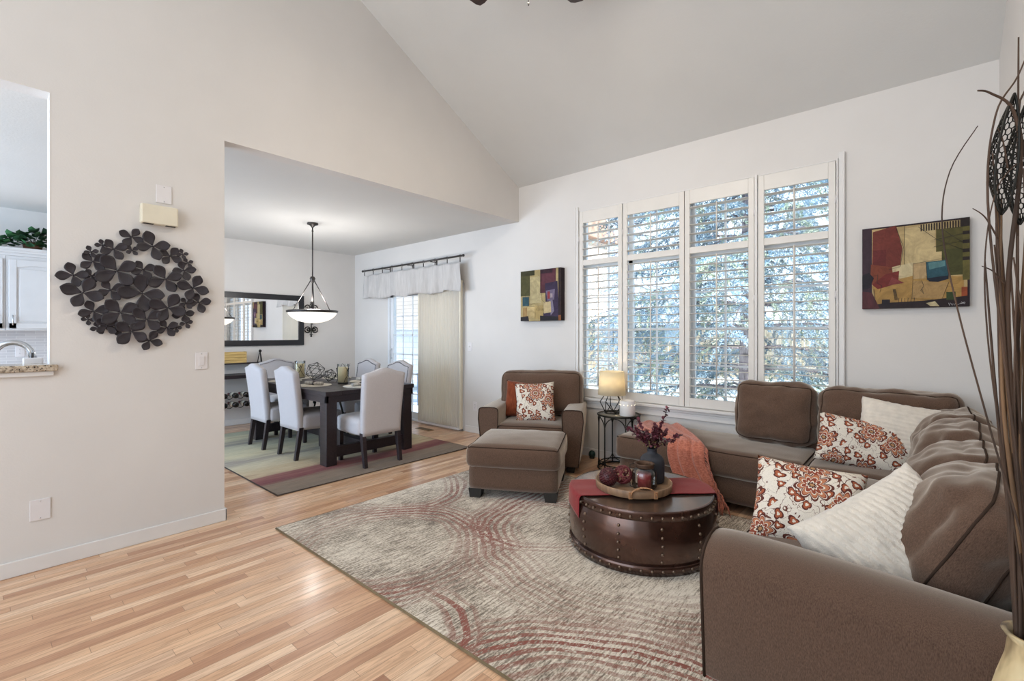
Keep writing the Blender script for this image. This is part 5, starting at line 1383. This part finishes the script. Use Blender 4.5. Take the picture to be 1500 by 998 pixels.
for k in range(5):
    a = radians(41.2 + 90 - 36) + 2 * pi * k / 5
    bt_ = Matrix.Rotation(a, 3, 'Z') @ Matrix.Rotation(radians(11), 3, 'X')
    outl = [(0.20, -0.045), (0.30, -0.060), (0.60, -0.070), (0.645, -0.060), (0.66, -0.03), (0.66, 0.03), (0.645, 0.060), (0.60, 0.070), (0.30, 0.060), (0.20, 0.045)]
    mb = MB(); mb.prism(outl, 0.0, 0.008, lambda p, q, d: tuple(bt_ @ Vector((p, q, d)))); o = mb.build('blade', M_blade, t, bevel=0.002)
    mb = MB(); mb.prism([(0.09, -0.018), (0.20, -0.03), (0.27, -0.02), (0.27, 0.02), (0.20, 0.03), (0.09, 0.018)], 0.008, 0.016, lambda p, q, d: tuple(bt_ @ Vector((p, q, d)))); mb.build('blade_iron', M_bronze, o)
for k in range(3):
    a = 2 * pi * k / 3 + 0.4
    mb = MB(); mb.tube([(0, 0, -0.07), (0.08 * cos(a), 0.08 * sin(a), -0.085), (0.12 * cos(a), 0.12 * sin(a), -0.08)], 0.010, 8); mb.build('light_arm', M_bronze, t)
    mb = MB(); mb.lathe([(0.025, 0.0), (0.045, -0.02), (0.062, -0.07), (0.066, -0.11)], 24, (0.12 * cos(a), 0.12 * sin(a), -0.08))
    o = mb.build('glass_shade', M_bowl, t)
    bm = bmesh.new(); bm.from_mesh(o.data); bmesh.ops.delete(bm, geom=[f for f in bm.faces if len(f.verts) > 6], context='FACES'); bm.to_mesh(o.data); bm.free()
    lamp('fan_light', (0.135 * cos(a), 0.135 * sin(a), -0.17), 24, (1.0, 0.87, 0.70), 0.04, t)
mb = MB(); mb.tube([(0.02, -0.02, -0.08), (0.02, -0.02, -0.40)], 0.002, 5); mb.ball((0.02, -0.02, -0.41), 0.008, 8, 6, sc=(.7, .7, 1.6)); mb.build('pull_chain', M_bronze, t)

# ---------------------------------------------------------------- floor vase with twigs by the sofa arm
VX, VY = 0.175, 1.385
t = thing('floor_vase', 'tall cream and brown floor vase behind the near sofa arm', 'vase', (VX, VY, 0))
g = G('glazed_cream'); v = g.coord(); g.set(Base_Color=g.ramp(g.noise(g.coord((1, 1, 0.4)), 9, 4, 0.6), [(0.35, '#5a4632'), (0.5, '#c9b48a'), (0.7, '#e2d3ac')]), Roughness=0.35)
mb = MB(); mb.lathe([(0, 0), (0.06, 0), (0.07, 0.02), (0.092, 0.25), (0.095, 0.40), (0.085, 0.55), (0.062, 0.655), (0.050, 0.70), (0.046, 0.735), (0.056, 0.750), (0.048, 0.752), (0.038, 0.735), (0.040, 0.70), (0.0, 0.60)], 44); mb.build('vase_body', g.m, t)
M_twig = mat('brown_twig', '#473325', 0.75, var=0.3, scale=14, stretch=(1, 1, 0.2))
M_twig2 = mat('tan_twig', '#70543a', 0.75, var=0.25, scale=14, stretch=(1, 1, 0.2))
t = thing('twig_arrangement', 'tall dried twigs with woven wire pods rising from the floor vase', 'dried twigs', (VX, VY, 0.66))
cr_ = (cos(radians(41.2)), sin(radians(41.2)))
def tw(pts, r0, r1, m=0, name='twig'):
    """pts of (sideways, outward, height) from the vase mouth"""
    P = []
    for a, b, h in pts: P.append(Vector((cr_[0] * a - cr_[1] * b, cr_[1] * a + cr_[0] * b, h)))
    # smooth the run of points
    Q = []
    for i in range(len(P) - 1):
        p0 = P[max(0, i - 1)]; p1 = P[i]; p2 = P[i + 1]; p3 = P[min(len(P) - 1, i + 2)]
        for k in range(6):
            s = k / 6; Q.append(0.5 * ((2 * p1) + (p2 - p0) * s + (2 * p0 - 5 * p1 + 4 * p2 - p3) * s * s + (3 * p1 - p0 - 3 * p2 + p3) * s ** 3))
    Q.append(P[-1]); n = len(Q)
    mb = MB(); mb.tube(Q, [r0 + (r1 - r0) * k / (n - 1) for k in range(n)], 6); return mb.build(name, [M_twig, M_twig2][m], t)
# sideways runs toward the picture's left when negative
tw([(0, 0, 0), (-0.03, 0.0, 0.30), (-0.07, 0, 0.62), (-0.105, 0, 0.95), (-0.09, 0, 1.12), (-0.045, 0, 1.20), (-0.005, 0, 1.30)], 0.0032, 0.0012)
tw([(0, 0, 0), (-0.02, 0.02, 0.35), (-0.045, 0.02, 0.75), (-0.03, 0.01, 1.02), (-0.055, 0, 1.13), (-0.10, 0, 1.165), (-0.125, 0.0, 1.17)], 0.006, 0.0015)
tw([(-0.01, 0, 0), (-0.05, -0.02, 0.25), (-0.10, 0, 0.50), (-0.165, 0, 0.74), (-0.195, 0, 0.90), (-0.180, 0, 1.01), (-0.125, 0, 1.10)], 0.0024, 0.0009)
tw([(-0.01, 0, 0), (-0.04, 0, 0.22), (-0.075, 0, 0.45), (-0.105, 0, 0.68), (-0.11, 0, 0.85), (-0.085, 0, 0.98), (-0.03, 0, 1.04)], 0.0022, 0.0009)
tw([(0, 0.01, 0), (-0.03, 0.02, 0.42), (-0.06, 0.02, 0.80), (-0.085, 0.01, 1.05)], 0.0042, 0.0012)
tw([(0.0, 0, 0), (-0.012, 0.0, 0.5), (0.0, 0.0, 0.95), (0.015, 0, 1.25), (0.045, 0, 1.36)], 0.0055, 0.0012)
tw([(0.01, 0.01, 0), (0.0, 0.03, 0.5), (0.01, 0.03, 0.95), (-0.02, 0.02, 1.16), (0.05, 0, 1.21)], 0.0045, 0.0012)
for k in range(34):
    a = random.uniform(-.030, .026); b = random.uniform(-.026, .026); sp_ = random.uniform(-.05, .055); hh = random.uniform(.75, 1.3)
    if k < 9: sp_ = random.uniform(-0.02, .05); hh = random.uniform(.9, 1.35)
    elif k < 18: sp_ = random.uniform(-0.085, -.02); hh = random.uniform(.8, 1.15)
    tw([(a, b, 0), (a + sp_ * .25, b * 1.4, hh * .3), (a + sp_ * .6 + random.uniform(-.008, .008), b * 1.7, hh * .6), (a + sp_ + random.uniform(-.02, .02), b * 2, hh)], random.uniform(.0035, .0065), .0014, 1 if random.random() < .5 else 0)
for (a, h, dx, dh) in ((-0.075, 0.88, -0.05, 0.06), (-0.062, 0.79, -0.045, 0.035), (-0.055, 1.02, -0.02, .08)):
    tw([(a, 0.01, h), (a + dx * .5, 0.01, h + dh * .7), (a + dx, 0.01, h + dh)], 0.0018, 0.0007)
def pod(a0, h0, a1, h1, wd, out, name='wire_pod'):
    mb = MB(); nu, nv = 9, 22
    def P(u, v):   # u around leaf 0..1, v along
        wv = wd * (sin(pi * min(1, max(0, v)) ** 0.8)) ** 0.75
        a = a0 + (a1 - a0) * v; h = h0 + (h1 - h0) * v
        x = a + wv * (u - 0.5) * 2; b = out + 0.035 * (1 - (2 * u - 1) ** 2) * sin(pi * v)
        return Vector((cr_[0] * x - cr_[1] * b, cr_[1] * x + cr_[0] * b, h))
    for j in range(nv):
        for i in range(nu):
            o_ = 0.5 if j % 2 else 0
            c = lambda ii, jj: P(min(1, max(0, ii / nu)), min(1, max(0, jj / nv)))
            p0 = c(i + o_, j); p1 = c(i + o_ + .5, j + .33); p2 = c(i + o_ + .5, j + 1 - .0); p3 = c(i + o_ + 1, j)
            mb.tube([p0, p1], 0.0011, 4); mb.tube([p1, p2], 0.0011, 4); mb.tube([p1, p3], 0.0011, 4)
    mb.tube([P(0, k / 24) for k in range(25)], 0.0022, 5); mb.tube([P(1, k / 24) for k in range(25)], 0.0022, 5)
    mb.build(name, M_black_iron, t)
pod(-0.078, 0.925, -0.052, 1.165, 0.022, 0.0)
pod(-0.020, 0.91, -0.010, 1.15, 0.022, 0.02)

# ---------------------------------------------------------------- outdoors: ground, spruce, fence, house, patio
M_lawn = mat('winter_lawn', '#b9b9b4', 0.95, var=0.25, scale=1.2)
mb = MB(); mb.span((-30, WY + WT, -0.35), (20, 40, -0.15)); struct(mb.build('ground', M_lawn), 'pale winter ground outside the windows', 'ground')
M_conc = mat('patio_concrete', '#c7c8cc', 0.9, var=0.08, scale=2)
mb = MB(); mb.span((-9.5, WY + WT + 0.01, -0.15), (-4.2, 9.5, -0.06)); struct(mb.build('patio_slab', M_conc), 'pale concrete patio outside the glass door', 'patio')

M_bark = mat('spruce_bark', '#8d8389', 0.95, var=0.3, scale=9, stretch=(3, 3, 0.7), bump=0.8, bscale=22, bdist=0.03)
M_needle = mat('blue_spruce_needle', '#93adbf', 0.65, var=0.3, scale=1.7)
M_needle2 = mat('green_spruce_needle', '#a3b09c', 0.65, var=0.3, scale=1.7)
def spruce(loc, H, R, label, zmin, seed, dens=1.0, mats=(M_needle, M_needle2), trunk_r=0.17):
    r_ = np.random.default_rng(seed)
    t = thing('spruce_tree', label, 'tree', loc)
    mb = MB(); mb.tube([(0, 0, -0.2), (0.02, 0, H * .3), (0, 0.02, H * .65), (0, 0, H)], [trunk_r, trunk_r * .8, trunk_r * .45, 0.02], 14); mb.build('trunk', M_bark, t)
    bmb = MB(); V = []; F = []; MI = []
    z = zmin
    while z < H - 0.2:
        Lb = R * (1 - z / H) ** 0.8 * (0.85 + 0.3 * r_.random()); nb = 7
        for k in range(nb):
            az = 2 * pi * (k + r_.random() * .8) / nb; droop = 0.35 * Lb * (0.6 + .5 * r_.random()); Lk = Lb * (0.75 + .4 * r_.random())
            dx, dy = cos(az), sin(az)
            if seed == 3 and z < 1.75 and dx * 0.2 - dy * 0.98 > 0.55: continue      # bare low trunk on the house side
            def bp(s): return np.array((dx * Lk * s, dy * Lk * s, z + 0.12 * Lk * s - droop * s * s + 0.12 * droop * s ** 3))
            bmb.tube([bp(s) for s in (0, .3, .6, 1)], [0.025, 0.018, 0.01, 0.003], 5)
            ntw = int(max(4, 20 * Lk / 2 * dens))
            for j in range(ntw):
                s = 0.15 + 0.85 * (j + .5) / ntw
                for sd in (-1, 1):
                    p = bp(s); tl = Lk * 0.30 * (1.15 - s) + 0.14
                    dirv = np.array((dx * .55 - dy * sd * .8, dy * .55 + dx * sd * .8, -0.28 - .25 * r_.random())); dirv += r_.normal(size=3) * .16; dirv /= np.linalg.norm(dirv)
                    nn = int(62 * dens * (0.6 + tl))
                    u = r_.random(nn) ** 0.9
                    base = p + np.outer(u * tl, dirv) + np.outer(u * u * tl * -0.22, (0, 0, 1))
                    nd = r_.normal(size=(nn, 3)); nd /= np.linalg.norm(nd, axis=1)[:, None]; nd = nd + dirv * 0.8; nd /= np.linalg.norm(nd, axis=1)[:, None]
                    ln = 0.030 + 0.022 * r_.random(nn)
                    sdv = np.cross(nd, r_.normal(size=(nn, 3))); sdv /= np.linalg.norm(sdv, axis=1)[:, None]
                    wdt = 0.0052
                    V.append(np.stack([base - sdv * wdt, base + sdv * wdt, base + nd * ln[:, None] + sdv * wdt * .6, base + nd * ln[:, None] - sdv * wdt * .6], 1).reshape(-1, 3))
                    MI.append(np.full(nn, 1 if r_.random() < .3 else 0))
        z += 0.30 + 0.02 * z
    bmb.build('branches', M_bark, t)
    V = np.concatenate(V); MI = np.concatenate(MI); nq = len(V) // 4
    me = bpy.data.meshes.new('needles'); me.vertices.add(len(V)); me.vertices.foreach_set('co', V.ravel())
    me.loops.add(nq * 4); me.loops.foreach_set('vertex_index', np.arange(nq * 4)); me.polygons.add(nq)
    me.polygons.foreach_set('loop_start', np.arange(0, nq * 4, 4)); me.polygons.foreach_set('material_index', MI)
    for m_ in mats: me.materials.append(m_)
    me.update(); me.validate()
    o = bpy.data.objects.new('needles', me); S.collection.objects.link(o); o.parent = t; o['kind'] = 'stuff'
    return t
spruce((-1.98, 7.75, -0.15), 9.0, 2.9, 'big blue spruce with grey trunk right outside the shuttered window', 0.35, 3)
spruce((-6.6, 12.9, -0.15), 8.0, 2.0, 'spruce further back to the left behind the big one', 0.3, 5, 0.55)
spruce((2.8, 12.9, -0.15), 8.5, 2.1, 'spruce further back to the right behind the big one', 0.3, 6, 0.55)

M_fence = mat('cedar_fence', '#c7b79d', 0.9, var=0.15, scale=3, stretch=(6, 6, 0.5))
t = thing('garden_fence', 'pale wooden garden fence behind the spruces', 'fence', (-2.0, 16.6, -0.15))
for k in range(9):
    mb = MB(); x0 = -9 + 2 * k
    for q in range(14): mb.span((x0 + 0.143 * q, -0.01, 0.05), (x0 + 0.143 * q + 0.135, 0.01, 1.8))
    mb.span((x0, 0.01, 0.3), (x0 + 2, 0.05, 0.39)); mb.span((x0, 0.01, 1.4), (x0 + 2, 0.05, 1.49))
    mb.build('board_panel', M_fence, t)
    mb = MB(); mb.span((x0 - 0.05, -0.05, 0), (x0 + 0.05, 0.05, 1.9)); mb.build('post', M_fence, t)

# neighbouring house and block wall beyond the patio
g = G('pale_siding'); sp_ = g.n('ShaderNodeSeparateXYZ'); g.l(g.coord(), sp_.inputs[0])
fr_ = g.math('FRACT', g.math('DIVIDE', sp_.outputs[2], 0.20)); g.set(Base_Color=g.mix(g.math('LESS_THAN', fr_, 0.06), '#d9cbbf', '#8f7c70'), Roughness=0.9); M_siding = g.m
t = thing('neighbor_house', 'pale sided neighbouring house seen through the glass door', 'house', (-18.0, 15.0, -0.15))
mb = MB(); mb.span((-7, -0.0, 0), (6, 6, 6.2)); mb.build('wall', M_siding, t)
M_roof = mat('brown_shingles', '#8b7468', 0.9, var=0.2, scale=4)
mb = MB(); mb.prism([(-0.5, 6.1), (3, 8.2), (6.5, 6.1), (6.5, 6.0), (-0.5, 6.0)], -7.5, 6.5, Xf); mb.build('roof', M_roof, t)
for x0 in (-5.0, -1.2, 2.4):
    mb = MB(); mb.span((x0 - .08, -0.06, 3.6), (x0 + 1.28, 0.0, 4.95)); o = mb.build('window', M_trim, t)
    mb = MB(); mb.span((x0, -0.07, 3.68), (x0 + 1.2, -0.06, 4.87)); mb.build('pane', mat('far_pane', '#8494a4', 0.15), o)
g = G('block_wall'); bt = g.n('ShaderNodeTexBrick'); cmb = g.n('ShaderNodeCombineXYZ'); sp_ = g.n('ShaderNodeSeparateXYZ'); g.l(g.coord(), sp_.inputs[0])
g.l(sp_.outputs[0], cmb.inputs[0]); g.l(sp_.outputs[2], cmb.inputs[1]); g.l(cmb.outputs[0], bt.inputs[0])
bt.inputs['Color1'].default_value = rgb('#d3d6da'); bt.inputs['Color2'].default_value = rgb('#c6cad0'); bt.inputs['Mortar'].default_value = rgb('#a4a9b2')
bt.inputs['Scale'].default_value = 1.0; bt.inputs['Brick Width'].default_value = 0.4; bt.inputs['Row Height'].default_value = 0.2; bt.inputs['Mortar Size'].default_value = 0.008
g.set(Base_Color=bt.outputs[0], Roughness=0.9)
t = thing('block_garden_wall', 'pale concrete block wall at the edge of the patio', 'garden wall', (-12.0, 10.2, -0.15))
mb = MB(); mb.span((-6, 0, 0), (5, 0.2, 1.62)); mb.build('block_courses', g.m, t)
mb = MB(); mb.span((-6, -0.03, 1.62), (5, 0.23, 1.69)); mb.build('cap_course', M_conc, t, bevel=0.01)
# patio chairs
M_patio = mat('patio_blue_grey', '#56677f', 0.6, var=0.1)
def patio_chair(loc, rz, label):
    t = thing('patio_chair', label, 'patio chair', loc, rz, 'patio chairs outside the door')
    mb = MB()
    for k in range(6): mb.span((-0.26, -0.25 + 0.085 * k, 0.40), (0.26, -0.18 + 0.085 * k, 0.425))
    mb.build('seat', M_patio, t, bevel=0.004)
    mb = MB()
    for k in range(6): mb.box((0, 0.27 + 0.03 * k, 0.50 + 0.085 * k), (0.52, 0.02, 0.07))
    mb.build('backrest', M_patio, t, bevel=0.004)
    for s in (-1, 1):
        mb = MB(); mb.box((s * 0.28, 0.0, 0.62), (0.07, 0.56, 0.025)); mb.build('armrest', M_patio, t, bevel=0.004)
        mb = MB(); mb.box((s * 0.28, -0.24, 0.31), (0.05, 0.05, 0.62)); mb.build('leg', M_patio, t, bevel=0.004)
        mb = MB(); mb.box((s * 0.28, 0.25, 0.31), (0.05, 0.05, 0.62)); mb.build('leg', M_patio, t, bevel=0.004)
    return t
p0 = patio_chair((-7.35, 6.1, -0.06), 0.5, 'blue grey patio chair close to the glass door')
dup(p0, (-8.6, 7.3, -0.06), -1.0, 'blue grey patio chair further out near the block wall')
